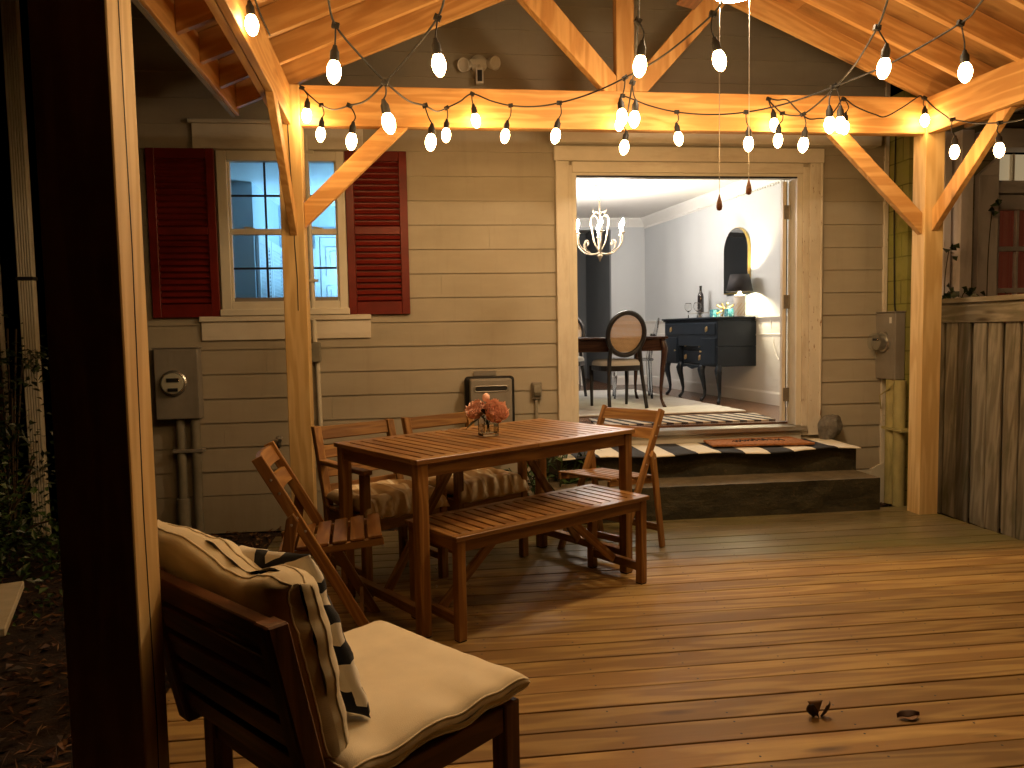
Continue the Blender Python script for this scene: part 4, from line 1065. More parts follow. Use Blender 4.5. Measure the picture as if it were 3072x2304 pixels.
# ------------------------------------------------------------------ lounge seat in the foreground
lt = .72; LO = V((.26, -4.143, 0)); Fd = rotz(lt)
lo = thing('lounge_chair', 'dark wooden armless lounge seat seen from behind in the foreground', 'lounge chair', LO, lt)
LW = .645
AD = M['acacia_dark']
for y in (0.005, LW-.06):
    m = MB(); m.b2(-.062, -.005, y, y+.057, 0, .382); m.build('front_leg', AD, lo, bevel=.004)
    m = MB(); m.b2(-.60, -.545, y, y+.055, 0, .382); m.build('rear_leg', AD, lo, bevel=.004)
    m = MB(); m.b2(-.545+.0005, -.0625, y+.008, y+.047, .305, .375); m.build('seat_rail', AD, lo, bevel=.003)
    m = MB(); m.prism([(-.665, y, .383), (-.615, y, .383), (-.71, y, .812), (-.76, y, .812)], (0, .055, 0)); m.build('back_post', AD, lo, bevel=.004)
m = MB(); m.b2(-.05, -.015, .061, LW-.061, .305, .375); m.b2(-.59, -.555, .061, LW-.061, .305, .375); m.build('seat_rail', AD, lo, bevel=.003)
m = MB()
for i in range(7): m.b2(-.535+i*.07, -.485+i*.07, .05, LW-.05, .3755, .386)
m.build('seat_slat', AD, lo, bevel=.002)
def bx_(z): return -.64 - (z-.383)*.095/.43
m = MB()
m.box((bx_(.775), LW/2, .776), (.03, LW-.112, .066), Matrix.Rotation(-math.atan2(.095, .43), 3, 'Y'))
for z in (.69, .61, .53, .45): m.box((bx_(z), LW/2, z), (.02, LW-.112, .062), Matrix.Rotation(-math.atan2(.095, .43), 3, 'Y'))
m.build('back_slat', M['acacia_dark'], lo, bevel=.003)
# seat cushion: box cushion with soft edges and piped seams
def dense(t):
    a = abs(t); return math.copysign(1-(1-a)**2.4, t)
def box_cushion(name, hx, hy, tz, T, wr, seed, n, crown, mat, label, pleat=0.0):
    m = MB()
    def surf(x, y, sgn, k=1.0):
        prof = max(0, 1-abs(x)**18)**.5*max(0, 1-abs(y)**18)**.5
        ex = 1 - .022*(1-y*y)*abs(x)**6; ey = 1 - .022*(1-x*x)*abs(y)**6
        P = V((x*hx*ex, y*hy*ey, 0))
        edge = max(abs(x), abs(y))**5
        al_ = P.y if abs(x) > abs(y) else P.x
        z = tz*prof*(1 + crown*(1-x*x)*(1-y*y)*(1 if sgn > 0 else .1))
        z += prof*wr*noise.fractal(V((P.x*5+seed, P.y*5, 2+sgn)), 1, 2, 3)
        z += prof*edge*pleat*abs(noise.noise(V((al_*26+seed*2, sgn*3, 1 if abs(x) > abs(y) else 4))))*-1
        rim = edge*wr*1.1*noise.noise(V((al_*17+seed, 3, sgn*.4)))
        P.x += rim*(1 if x > 0 else -1)*(abs(x) > abs(y)); P.y += rim*(1 if y > 0 else -1)*(abs(y) >= abs(x))
        P.z = sgn*z*k
        return P
    for sgn in (1, -1):
        m.sheet(lambda u, v: (T(surf(dense(2*u-1), dense(2*v-1), sgn)), (surf(dense(2*u-1), dense(2*v-1), sgn).x, surf(dense(2*u-1), dense(2*v-1), sgn).y, sgn)), n, n, flip=(sgn < 0))
    o = m.build(name, mat, smooth=True, weld=True); tag(o, label, 'cushion')
    m = MB()
    for sgn in (1, -1):
        e = .985; loop = []
        K = 30
        for a, b in (((-e, -e), (e, -e)), ((e, -e), (e, e)), ((e, e), (-e, e)), ((-e, e), (-e, -e))):
            for q_ in range(K):
                t = q_/K; loop.append(surf(a[0]+(b[0]-a[0])*t, a[1]+(b[1]-a[1])*t, sgn, 1.02))
        m.tube([T(p) for p in loop], .0032, 6, closed=True)
    m.build('piping', mat, o, smooth=True)
    return o
def TS(P):
    near = max(0, -P.y-.14)
    dz = near*.10*noise.noise(V((P.x*9, P.y*3, 4)))
    return Fd @ V((-.285 + P.x, LW/2 + P.y, .421 + P.z + dz)) + LO
box_cushion('seat_cushion', .308, .333, .036, TS, .006, 3, 44, .10, M['cream'], 'thick cream box cushion lying on the lounge seat', .004)
al = math.atan2(.095, .43)
def TB(P):
    # local cushion: x across, y up the back, z thickness towards the front
    y = P.y + .235
    dent = .045*math.exp(-((P.x-.12)/.12)**2)*max(0, (y-.2))/.25
    X = -.570 + P.z*(1-.3*max(0, y-.3)) - y*.15
    Z = .452 + y*.93 - .03*math.exp(-((P.x-.345)/.06)**2)*max(0, (y-.3))/.17 - dent - .01*math.exp(-((P.x+.24)/.12)**2)*y
    return Fd @ V((X, .39 - P.x + .10*max(0, y-.2), Z)) + LO
box_cushion('back_cushion', .345, .238, .062, TB, .013, 21, 50, .45, M['cream'], 'plump cream back cushion leaning on the lounge seat back', .012)
# patterned throw pillow
m = MB(); 
def TP(P):
    rm = Matrix.Rotation(R(2), 3, 'Z'); q_ = rm @ V((P.x, P.y, 0)); y = q_.y + .215; x = q_.x
    yl = .335 - x + y*.15
    X = -.43 + P.z - y*.20 - .2*(yl-.095)
    Z = .455 + y*.97
    return Fd @ V((X, yl, Z)) + LO
cushion(m, .222, .215, .062, TP, .012, seed=33, n=40, p=3.2, q=.55)
o = m.build('throw_pillow', M['pillow'], smooth=True, weld=True); tag(o, 'white throw pillow with thick navy brush strokes', 'pillow')
# ------------------------------------------------------------------ things on the house wall
def disc(m, c, prof, axis, n=24):
    m.lathe(prof, c, n, V(axis).to_track_quat('Z', 'Y').to_matrix())
em = thing('electric_meter', 'grey electric meter box on the siding below the left shutter with two conduits', 'electric meter', (-1.82, -.02, .77), 0)
def E_(m): return m
ox, oy, oz = -1.82, -.02, .77
m = MB(); m.b2(-.16, .16, -.115, .0, 0, .535); m.build('box', M['grey_metal'], em, bevel=.008, seg=2)
m = MB(); m.b2(-.17, .17, -.12, .0, .536, .546); m.build('lid', M['grey_metal'], em, bevel=.003)
m = MB(); disc(m, (-.02, -.115, .275), [(0, -.01), (.098, -.01), (.098, .016), (.088, .024), (.085, .02)], (0, -1, 0)); m.build('ring', M['steel'], em, smooth=True, sharp=40)
m = MB(); disc(m, (-.02, -.12, .275), [(.084, 0), (.084, .06), (.078, .075), (.05, .084), (0, .086)], (0, -1, 0)); m.build('dial_cover', M['thin_glass'], em, smooth=True)
m = MB(); disc(m, (-.02, -.12, .275), [(.076, 0), (.076, .04), (.0, .041)], (0, -1, 0)); m.build('dial', M['conduit_pale'], em, smooth=True, sharp=40)
m = MB(); m.b2(-.06, .03, -.165, -.1615, .285, .315); m.b2(-.05, .02, -.168, -.1615, .215, .24); m.build('display', M['dark'], em)
for px, r_ in ((-.005, .034), (.105, .036)):
    m = MB(); m.tube([(px, -.055, -.001), (px-.004, -.055, -.92)], r_, 14); c_ = m.build('conduit', M['conduit'], em, smooth=True, sharp=50)
m = MB(); m.tube([(-.009, -.055, -.62), (-.010, -.055, -.92)], .05, 14); m.build('conduit_sleeve', M['conduit'], em, smooth=True, sharp=50)
m = MB(); m.b2(-.06, .16, -.095, -.0, -.262, -.235); m.build('strap', M['grey_metal'], em, bevel=.003)
hb = thing('hose_bib', 'small dark outdoor tap on the siding left of the timber post', 'tap', (-1.095, -.02, .566))
m = MB(); m.tube([(0, .0, .0), (0, -.05, 0), (0, -.075, -.02), (0, -.08, -.05)], .012, 8); m.build('spout', M['dark'], hb, smooth=True)
m = MB(); disc(m, (0, -.05, .03), [(0, -.005), (.024, -.004), (.027, 0), (.024, .004), (0, .005)], (0, -.4, 1), 8); m.tube([(0, -.05, 0), (0, -.05, .03)], .006, 6); m.build('handle', M['grey_metal'], hb, smooth=True)
cp = thing('conduit_pipe', 'pale vertical conduit pipe with a junction box running down the siding behind the post', 'pipe', (-.80, -.03, 1.18))
m = MB(); m.tube([(-.024, .0, 1.74), (-.004, .0, .155)], .021, 12); m.tube([(.012, .0, -.002), (.022, 0, -.9)], .018, 12); m.build('pipe', M['conduit_pale'], cp, smooth=True, sharp=60)
m = MB(); m.b2(-.03, .042, -.05, .012, 0, .15); m.build('junction_box', M['conduit'], cp, bevel=.004)
m = MB()
for z in (1.6, .62): m.b2(-.05, .04, -.028, .018, z, z+.022)
m.build('strap', M['conduit_pale'], cp, bevel=.003)
wh = thing('water_heater', 'slim dark grey wall mounted water heater with a slot vent behind the flowers', 'water heater', (.558, -.02, .47))
m = MB(); m.b2(-.20, .20, -.09, 0, 0, .565); m.build('back_case', M['rubber'], wh, bevel=.03, seg=3)
m = MB(); m.b2(-.165, .165, -.20, -.0905, .02, .55); m.build('cover', M['grey_metal'], wh, bevel=.014, seg=3)
m = MB()
pr = [(-.13, 0), (.13, 0)]
def slot(m, x0, x1, z, r, y, d, n=10):
    pts = [V((x1 + r*math.sin(math.pi*k/n), y, z + r*math.cos(math.pi*k/n))) for k in range(n+1)] + [V((x0 - r*math.sin(math.pi*k/n), y, z - r*math.cos(math.pi*k/n))) for k in range(n+1)]
    m.prism(pts, (0, d, 0)); return pts
pts = slot(m, -.11, .11, .475, .021, -.2015, .003); m.build('vent_slot', M['dark'], wh)
m = MB(); m.tube([p + V((0, -.002, 0)) for p in pts], .0045, 6, closed=True); m.build('vent_rim', M['steel'], wh, smooth=True)
m = MB(); m.b2(-.12, .06, -.012, 0, .566, .605); m.build('bracket', M['steel'], wh, bevel=.002)
for x in (-.10, -.05, .0, .05):
    pass
ob = thing('outlet_box', 'weatherproof outlet box on the siding beside the door casing', 'outlet', (.945, -.02, .835))
m = MB(); m.b2(-.04, .04, -.04, 0, 0, .14); m.build('box', M['grey_metal'], ob, bevel=.006)
m = MB(); m.prism([(-.03, -.041, .02), (-.03, -.062, .03), (-.03, -.075, .06), (-.03, -.066, .115), (-.03, -.041, .132)], (.06, 0, 0)); m.build('cover', M['conduit'], ob, bevel=.006, seg=2)
m = MB(); m.tube([(-.004, -.02, -.001), (-.002, -.02, -.9)], .012, 10); m.build('conduit', M['conduit'], ob, smooth=True)
fc = thing('floodlight_camera', 'white twin floodlight with a security camera on the gable siding', 'floodlight', (.528, 0, 3.49))
m = MB(); disc(m, (0, -.0, 0), [(0, 0), (.07, 0), (.068, .03), (.05, .045), (0, .048)], (0, -1, 0)); m.b2(-.07, .07, -.055, -.02, -.02, .022); m.build('mount', M['white'], fc, smooth=True, sharp=40)
for s in (-1, 1):
    m = MB(); d = V((s*.55, -.75, -.25)); c_ = V((s*.115, -.075, -.02 + (.01 if s > 0 else -.01)))
    disc(m, c_, [(0, -.075), (.025, -.07), (.04, -.045), (.05, 0), (.054, .02), (.05, .022), (.046, .012), (0, .008)], d); m.tube([(s*.05, -.04, 0), c_ - d.normalized()*.06], .012, 8)
    m.build('lamp_head', M['white'], fc, smooth=True, sharp=50)
m = MB(); m.b2(-.03, .03, -.105, -.05, -.175, -.055); m.tube([(0, -.05, -.02), (0, -.075, -.06)], .014, 8); cb = m.build('camera_body', M['white'], fc, bevel=.014, seg=3)
m = MB(); m.b2(-.018, .018, -.1075, -.1055, -.16, -.075); m.build('lens', M['dark'], cb)

# ------------------------------------------------------------------ on the steps
m = MB()
def matf(u, v):
    x = 1.03 + 2.40*u; y = -.06 - .535*v
    z = .431
    edge = max(0, (v-.72)/.28)
    z += edge*(.004 + .007*math.sin(x*6.5) - .006*max(0, -math.sin(x*4.1+.6))) - max(0, -.535-y)*.12
    return V((x, y - .02*math.sin(x*7+1)*v, z + .003*noise.noise(V((x*8, y*8, 0))))), (x, y, 0)
m.sheet(matf, 120, 18)
o = m.build('striped_mat', M['matst'], smooth=True, solid=.006); tag(o, 'black and white striped mat draped over the top step', 'mat')
m = MB(); m.prism([(2.30, -.385, .444), (3.12, -.455, .444), (3.10, -.065, .444), (2.33, -.095, .444)], (0, 0, .018))
cm_ = m.build('coir_mat', M['coir'], None, bevel=.004); tag(cm_, 'brown coir doormat lying on the striped mat at the threshold', 'doormat')
m = MB(); rr = random.Random(4)
x = 2.52
while x < 2.93:
    wv = rr.uniform(.02, .04); y = -.25 + .04*math.sin((x-2.5)*8)
    m.tube([(x, y-.05*rr.random(), .464), (x+wv*.5, y+.05*rr.random(), .464), (x+wv, y-.04, .464)], .005, 4); x += wv+.008
m.build('lettering', M['ink'], cm_)
m = MB(); rr = random.Random(11)
bm_n = 18
def rk(u, v):
    th = u*2*math.pi; ph = v*math.pi
    d = V((math.sin(ph)*math.cos(th), math.sin(ph)*math.sin(th), math.cos(ph)))
    r = 1 + .22*noise.noise(d*1.6 + V((3, 1, 2))) + .06*noise.noise(d*6)
    return V((3.43, -.12, .535)) + V((d.x*.098*r, d.y*.08*r, d.z*.115*r + .02*d.x)), (d.x*.2, d.y*.2, d.z*.2)
m.sheet(rk, 18, 12); o = m.build('stone', M['rock'], weld=True); tag(o, 'grey rough stone used as a doorstop at the right of the doorway', 'stone')
# plant between table and steps
pl = thing('plant', 'leafy green plant growing beside the steps behind the table', 'plant', (.98, -.55, -.165))
rr = random.Random(2); m = MB(); ms = MB()
for i in range(34):
    a = rr.uniform(0, 6.28); rad = rr.uniform(.02, .12); tip = V((math.cos(a)*rr.uniform(.1, .34), math.sin(a)*rr.uniform(.05, .2), rr.uniform(.25, .72)))
    b0 = V((math.cos(a)*rad*.5, math.sin(a)*rad*.5, 0)); pts = spline([b0, b0*.5+tip*.5+V((0, 0, .06)), tip], 4); ms.tube(pts, .004, 5)
    for k in range(9):
        p = pts[rr.randrange(3, len(pts))]; d = V((rr.uniform(-1, 1), rr.uniform(-1, .6), rr.uniform(-.4, .6)))
        leaf_quad(m, p, d, (rr.uniform(-.3, .3), rr.uniform(-.3, .3), 1), rr.uniform(.06, .12), rr.uniform(.03, .055), rr.random())
m.build('leaf', M['leaf'], pl, smooth=False); ms.build('stem', M['leaf'], pl)

# ------------------------------------------------------------------ neighbouring house on the right
nh = thing('neighbour_house', 'neighbouring block house with lilac door trim and a glazed back door', 'house', (0, 0, 0))
m = MB(); m.b2(4.001, 4.3, -.28, 5, -.16, 3.3)
m.g = [(p[1], p[2], p[0]) for p in m.v]; m.build('side_wall', M['sidebrick'], nh)
m = MB(); m.b2(4.301, 4.79, -.24, .2, -.16, 4.2); m.b2(4.791, 8, -.24, .2, 2.95, 4.2); m.b2(5.95, 8, -.24, .2, -.16, 2.949)
m.g = [(p[0], p[2], p[1]) for p in m.v]; m.build('front_wall', M['nbrick'], nh)
m = MB(); m.b2(4.300, 4.372, -.30, -.241, .0, 2.95); m.build('downspout', M['lilac'], nh, bevel=.008)
m = MB(); m.b2(4.405, 4.515, -.36, -.241, -.16, 2.95); m.build('corner_post', M['lilac'], nh, bevel=.004)
m = MB(); m.b2(4.61, 4.79, -.30, -.241, .0, 2.60); m.prism([(4.61, -.30, 2.601), (4.79, -.30, 2.601), (4.79, -.30, 2.75)], (0, .059, 0)); m.b2(4.60, 6.1, -.42, -.241, 2.80, 2.95); m.build('door_casing', M['lilac'], nh, bevel=.003)
m = MB(); m.b2(4.791, 5.9, -.22, -.10, 2.47, 2.575); m.build('transom_bar', M['lilac'], nh, bevel=.004)
tr = MB(); tr.b2(4.791, 4.80, -.2, -.16, 2.577, 2.795); tr.b2(4.985, 5.005, -.205, -.16, 2.577, 2.795); tr.b2(5.25, 5.27, -.205, -.16, 2.577, 2.795); trn = tr.build('transom', M['trim'], nh)
m = MB(); m.b2(4.80, 5.9, -.17, -.165, 2.577, 2.799); m.build('pane', M['creamglow'], trn)
dr = MB(); dr.b2(4.81, 4.885, -.20, -.15, .1, 2.46); dr.b2(5.52, 5.6, -.20, -.15, .1, 2.46); dr.b2(4.886, 5.519, -.2, -.15, 2.335, 2.46); dr.b2(4.886, 5.519, -.2, -.15, .1, .5)
for z in (2.01, 1.66, 1.31, .96): dr.b2(4.886, 5.519, -.195, -.155, z-.02, z+.02)
for x in (5.06, 5.29): dr.b2(x-.012, x+.012, -.193, -.157, .501, 2.334)
nd = dr.build('door', M['lilac'], nh, bevel=.003)
m = MB(); m.b2(4.88, 5.52, -.172, -.168, .5, 2.335); m.build('pane', M['pane'], nd)
m = MB(); m.sheet(lambda u, v: (V((4.87+.66*u, -.12+.012*math.sin(u*46), .5+1.85*v)), (u*.66, v*1.8, 0)), 60, 2); m.build('curtain', M['redglow'], nd, smooth=True)
# right meter on the block wall
em2 = thing('electric_meter', 'electric meter box on the mossy block wall beside the right post with two pipes', 'electric meter', (3.995, -.11, .93))
m = MB(); m.b2(-.09, .0, -.17, .17, 0, .56); m.build('box', M['grey_metal'], em2, bevel=.006)
m = MB(); m.b2(-.10, -.0, -.175, .175, .561, .57); m.b2(-.094, -.0905, -.165, -.145, .01, .55); m.build('lid', M['grey_metal'], em2, bevel=.002)
m = MB(); disc(m, (-.09, -.02, .315), [(0, 0), (.085, 0), (.085, .02), (.078, .022)], (-1, 0, 0)); m.build('ring', M['steel'], em2, smooth=True, sharp=40)
m = MB(); disc(m, (-.095, -.02, .315), [(.076, 0), (.076, .09), (.07, .105), (.04, .115), (0, .118)], (-1, 0, 0)); m.build('dial_cover', M['thin_glass'], em2, smooth=True)
m = MB(); disc(m, (-.095, -.02, .315), [(.07, 0), (.066, .07), (0, .072)], (-1, 0, 0)); m.build('dial', M['steel'], em2, smooth=True, sharp=40)
m = MB(); m.b2(-.171, -.1685, -.06, .02, .325, .345); m.build('display', M['dark'], em2)
m = MB(); m.b2(-.0925, -.0905, -.12, -.09, .47, .52); m.build('sticker', M['white'], em2)
for y in (-.075, -.185):
    m = MB(); m.tube([(-.05, y+.0, -.001), (-.05, y, -1.05)], .047, 14); m.build('conduit', M['mosspipe'], em2, smooth=True, sharp=60)
m = MB(); m.b2(-.105, 0, -.30, -.02, -.42, -.40); m.tube([(-.06, .06, -.26), (-.11, .0, -.14), (-.1, -.12, -.07), (-.09, -.18, -.01)], .005, 6); m.build('strap', M['mosspipe'], em2)
m = MB(); m.tube(spline([(3.985, -.12, 3.0), (3.98, -.125, 2.3), (3.985, -.14, 1.6), (3.985, -.16, 1.50)], 6), .006, 6); o = m.build('cable', M['rubber'], smooth=True); tag(o, 'thin black cable hanging down the mossy block wall', 'cable')
# fence on the right
fe = thing('fence', 'weathered grey board fence behind the right post', 'fence', (4.12, 0, 0))
yy = -.31; rr = random.Random(8)
while yy > -4.2:
    wd = rr.uniform(.125, .145); m = MB()
    lean = rr.uniform(-.006, .006)
    m.prism([(rr.uniform(-.006, .006), yy, -.12), (rr.uniform(-.006, .006), yy-wd, -.13), (lean, yy-wd+.004, 1.40), (lean, yy-.004, 1.40)], (.018, 0, 0))
    m.build('board', M['oldwood'], fe, bevel=.003); yy -= wd + rr.uniform(.008, .035)
yy = -.26; m = MB()
while yy > -4.2: m.b2(.032, .05, yy-.14, yy, -.1, 1.39); yy -= .16
m.build('back_board', M['oldwood'], fe, bevel=.002)
m = MB(); m.b2(-.02, -.001, -4.2, -.29, 1.395, 1.52); m.build('rail', M['oldwood'], fe, bevel=.004)
m = MB(); m.b2(-.03, .09, -4.2, -.28, 1.545, 1.583); m.build('cap_rail', M['oldwood'], fe, bevel=.004)
m = MB(); m.b2(.0, .03, -4.2, -.29, 1.40, 1.544); m.build('back_rail', M['oldwood'], fe)
# ivy over the fence top
iv = thing('ivy', 'dark ivy sprigs climbing above the fence cap', 'ivy', (4.25, -.36, 1.55))
rr = random.Random(6); m = MB(); ms = MB()
for (x, y, z, n) in ((.02, -.05, .42, 7), (.03, -.05, .10, 8), (.15, -.08, .09, 9), (.30, -.02, .06, 6), (-.03, -.1, .04, 6), (.5, -.05, .03, 5), (.42, -.02, .8, 5)):
    ms.tube(spline([(x-.03, y, -.15), (x-.02, y+.01, z*.5), (x, y, z)], 4), .004, 5)
    for k in range(n): leaf_quad(m, (x+rr.uniform(-.04, .04), y+rr.uniform(-.04, .03), z+rr.uniform(-.05, .05)), (rr.uniform(-1, 1), rr.uniform(-.8, .1), rr.uniform(-1, .1)), (rr.uniform(-.4, .4), -1, .4), rr.uniform(.05, .08), rr.uniform(.05, .075), rr.random())
m.build('leaf', M['ivy'], iv); ms.build('stem', M['stemw'], iv)

# ------------------------------------------------------------------ dark left side
ds = thing('downspout', 'pale ribbed vertical downspout at the dark left corner of the house', 'downspout', (-2.86, -.10, -.1))
m = MB()
for i in range(6): m.tube([(-.045+i*.018, 0, 0), (-.045+i*.018, 0, 4.2)], .0105, 8)
m.b2(-.05, .05, .004, .05, 0, 4.2); m.build('pipe', M['conduit_pale'], ds, smooth=True, sharp=50)
m = MB(); m.b2(-.06, .06, -.02, .06, 1.93, 1.955); m.build('strap', M['dark'], ds)
cb_ = thing('corner_pole', 'thin pale pole standing left of the ribbed downspout in the dark', 'pole', (-3.10, .0, -.16)); m = MB(); m.tube([(0, 0, 0), (0, 0, 2.95)], .022, 10); m.build('pole', M['conduit_pale'], cb_, smooth=True)
m = MB(); m.lathe([(0, 2.95), (.03, 2.951), (.028, 2.98), (0, 2.985)], n=10); m.build('cap', M['dark'], cb_)
lf = thing('fence', 'dark board fence at the far left beside the ribbed downspout', 'fence', (-3.15, .15, 0)); x = 0
rr = random.Random(3)
while x > -2.4:
    m = MB(); m.b2(x-.14, x, 0, .02, -.15, 1.05+rr.uniform(-.02, .02)); m.build('board', M['acacia_dark'], lf, bevel=.003); x -= .155
m = MB(); m.b2(-2.5, 0, .0205, .05, .75, .84); m.b2(-2.5, 0, .0205, .05, .1, .19); m.build('rail', M['acacia_dark'], lf)
def shrub(name, lab, c, rx, ry, rz_, n, mat, seed, big=(.03, .075)):
    t = thing(name, lab, 'shrub', c, 0, 'shrubs in the dark at the left'); m = MB(); ms = MB(); rr = random.Random(seed)
    for i in range(14):
        a = rr.uniform(0, 6.28); tip = V((math.cos(a)*rx*rr.uniform(.3, .9), math.sin(a)*ry*rr.uniform(.3, .9), rz_*rr.uniform(.5, 1.5)))
        ms.tube(spline([(0, 0, 0), tip*.5+V((0, 0, .1)), tip], 4), .007, 5)
    cl = [(V((rr.gauss(0, .5)*rx, rr.gauss(0, .5)*ry, rz_*(.15+abs(rr.gauss(.55, .38))))), rr.uniform(.06, .16)) for _ in range(26)]
    for i in range(n):
        p, r_ = rr.choice(cl); p = p + V((rr.gauss(0, r_), rr.gauss(0, r_), rr.gauss(0, r_))); p.z = max(.02, p.z)
        leaf_quad(m, p, (rr.uniform(-1, 1), rr.uniform(-1, 1), rr.uniform(-.8, .4)), (rr.uniform(-.6, .6), rr.uniform(-.9, .2), 1), rr.uniform(*big), rr.uniform(big[0]*.6, big[1]*.6), rr.random())
    m.build('leaf', mat, t); ms.build('stem', M['stemw'], t)
shrub('shrub', 'low dark green leafy shrub at the foot of the ribbed downspout', (-2.85, -.75, -.16), .55, .35, .42, 1500, M['leaf'], 5)
shrub('shrub', 'taller loose vine climbing round the ribbed downspout at the far left', (-2.98, -.24, -.16), .28, .12, 1.15, 900, M['ivy'], 9)
shrub('shrub', 'dark bush behind the stone slab at the left edge', (-2.75, -1.75, -.16), .5, .35, .3, 1000, M['leaf'], 12)
sl = thing('stone_table', 'pale square stone slab on a block at the left edge of the picture', 'slab', (-2.02, -2.80, -.16), .35)
m = MB(); m.b2(-.42, .28, -.33, .33, .39, .425); m.build('slab', M['slab'], sl, bevel=.004)
m = MB(); m.b2(-.25, .1, -.2, .2, 0, .389); m.build('base', M['concrete'], sl, bevel=.01)
m = MB()
pts = []
for i in range(80):
    a = i*.35; r_ = .16 + .012*math.sin(i*1.7); pts.append(V((-1.86+math.cos(a)*r_, -3.62+math.sin(a)*r_*.9, -.14 + .016*(i//18) + .004*math.sin(i))))
m.tube(spline(pts, 3), .011, 7); o = m.build('garden_hose', M['conduit_pale'], smooth=True); tag(o, 'coiled pale garden hose lying on the leaves at the left edge', 'hose')
# ------------------------------------------------------------------ dining room furniture
m = MB()
def rugf(u, v):
    x = .5 + (3.16-.5)*u; y = .93 + 2.9*v
    x -= .10*(y-.93)*u
    return V((x + .008*math.sin(y*40)*(u > .99), y, FZ + .012 + .003*noise.noise(V((x*9, y*9, 0))))), (x, y, 0)
m.sheet(rugf, 50, 50); o = m.build('area_rug', M['rugw'], smooth=True, solid=.012); tag(o, 'large white woven rug under the dining table', 'rug')
m = MB(); m.sheet(lambda u, v: (V((1.5+1.62*u + .06*v, .23+.55*v, FZ+.006+.002*noise.noise(V((u*20, v*9, 0))))), (1.5+1.62*u + .22*v, v, 0)), 40, 10)
o = m.build('striped_rug', M['rugst'], smooth=True, solid=.008); tag(o, 'black and cream striped runner rug just inside the doorway', 'rug')

tb = thing('dining_table', 'dark mahogany dining table with curved cabriole legs', 'table', (2.53, 1.47, FZ))
m = MB(); m.b2(-1.95, .02, -.03, 1.03, .725, .748); m.build('table_top', M['mahog'], tb, bevel=.006, seg=2)
m = MB(); m.b2(-1.9, -.04, .01, .04, .60, .7245); m.b2(-1.9, -.04, .96, .99, .60, .7245); m.b2(-.06, -.03, .041, .959, .60, .7245); m.b2(-1.93, -1.901, .041, .959, .6, .7245); m.build('apron', M['mahog'], tb, bevel=.003)
def cabriole(m, x, y, h, dx, dy, r=.034):
    d = V((dx, dy, 0)).normalized()
    pr = [(0, .0, .9), (.06, .012, 1.0), (.15, .03, 1.15), (.28, .022, .95), (.5, .0, .72), (.72, -.016, .5), (.86, -.012, .42), (.94, .012, .5), (.98, .03, .55), (1.0, .034, .4)]
    m.tube([V((x, y, h*(1-t))) + d*o_ for t, o_, s in pr], [r*s for t, o_, s in pr], 10)
for (x, y, dx, dy) in ((-.035, .015, 1, -1), (-.035, .98, 1, 1), (-1.9, .015, -1, -1), (-1.9, .98, -1, 1)):
    m = MB(); cabriole(m, x, y, .73, dx, dy); m.build('leg', M['mahog'], tb, smooth=True)

def oval_chair(label, loc, rz):
    t = thing('oval_back_chair', label, 'chair', loc, rz, 'cane backed dining chairs')
    # faces +y ; back at y=0
    m = MB(); cz = .76; ax_, az = .20, .215
    ring = [V((ax_*math.cos(a), -.03-.10*math.sin(a)*.45, cz + az*math.sin(a))) for a in [2*math.pi*i/36 for i in range(36)]]
    m.tube(ring, .026, 10, closed=True); m.build('back_frame', M['blackwood'], t, smooth=True)
    m = MB(); m.sheet(lambda u, v: (V(((ax_-.01)*v*math.cos(2*math.pi*u), -.03-.10*math.sin(2*math.pi*u)*.45*v, cz+(az-.01)*v*math.sin(2*math.pi*u))), (ax_*v*math.cos(2*math.pi*u), az*v*math.sin(2*math.pi*u), 0)), 36, 6); m.build('cane_panel', M['cane'], t)
    for s in (-1, 1):
        m = MB(); m.tube(spline([(s*.205, -.07, 0), (s*.19, -.02, .25), (s*.175, .0, .44), (s*.165, -.0, .56), (s*.15, -.01, .64)], 5), [.019]*8+[.022]*13, 10); m.build('rear_leg', M['blackwood'], t, smooth=True)
        m = MB(); m.tube([(s*.205, .41, .43), (s*.205, .41, .25), (s*.20, .415, 0)], [.025, .021, .015], 10); m.build('front_leg', M['blackwood'], t, smooth=True)
    def seatp(r): return [V((r*.245*math.copysign(abs(math.cos(a))**.6, math.cos(a)), .2+r*.235*math.copysign(abs(math.sin(a))**.6, math.sin(a)), 0)) for a in [2*math.pi*i/32 for i in range(32)]]
    m = MB(); m.prism([p + V((0, 0, .385)) for p in seatp(1)], (0, 0, .055)); m.build('seat_frame', M['blackwood'], t, bevel=.006)
    m = MB(); vs_ = []; fs_ = []
    for k, (r_, z) in enumerate(((.99, .44), (.985, .465), (.93, .487), (.7, .498), (.35, .503))): vs_ += [p + V((0, 0, z)) for p in seatp(r_)]
    for k in range(4):
        for i in range(32): fs_.append((k*32+i, k*32+(i+1) % 32, (k+1)*32+(i+1) % 32, (k+1)*32+i))
    fs_.append(tuple(range(128, 160))); m.add(vs_, fs_, vs_); m.build('seat', M['linen'], t, smooth=True)
    return t
oval_chair('black chair with a round woven cane back seen from behind at the table', (2.085, 1.42, FZ+.02), .16)
oval_chair('second cane backed chair half hidden at the left edge of the doorway', (1.80, 3.0, FZ+.02), math.pi-.5)
gc = thing('ghost_chair', 'clear acrylic chair behind the right end of the dining table', 'chair', (2.72, 2.62, FZ+.018), 1.35)
for s in (-1, 1):
    m = MB(); m.tube([(s*.2, 0, 0), (s*.19, .02, .45), (s*.17, -.03, .75)], [.014, .018, .014], 8); m.build('rear_leg', M['acrylic'], gc, smooth=True)
    m = MB(); m.tube([(s*.21, .43, 0), (s*.2, .4, .45)], [.013, .018], 8); m.build('front_leg', M['acrylic'], gc, smooth=True)
m = MB(); m.b2(-.22, .22, -.02, .43, .44, .47); m.build('seat', M['acrylic'], gc, bevel=.01, seg=2)
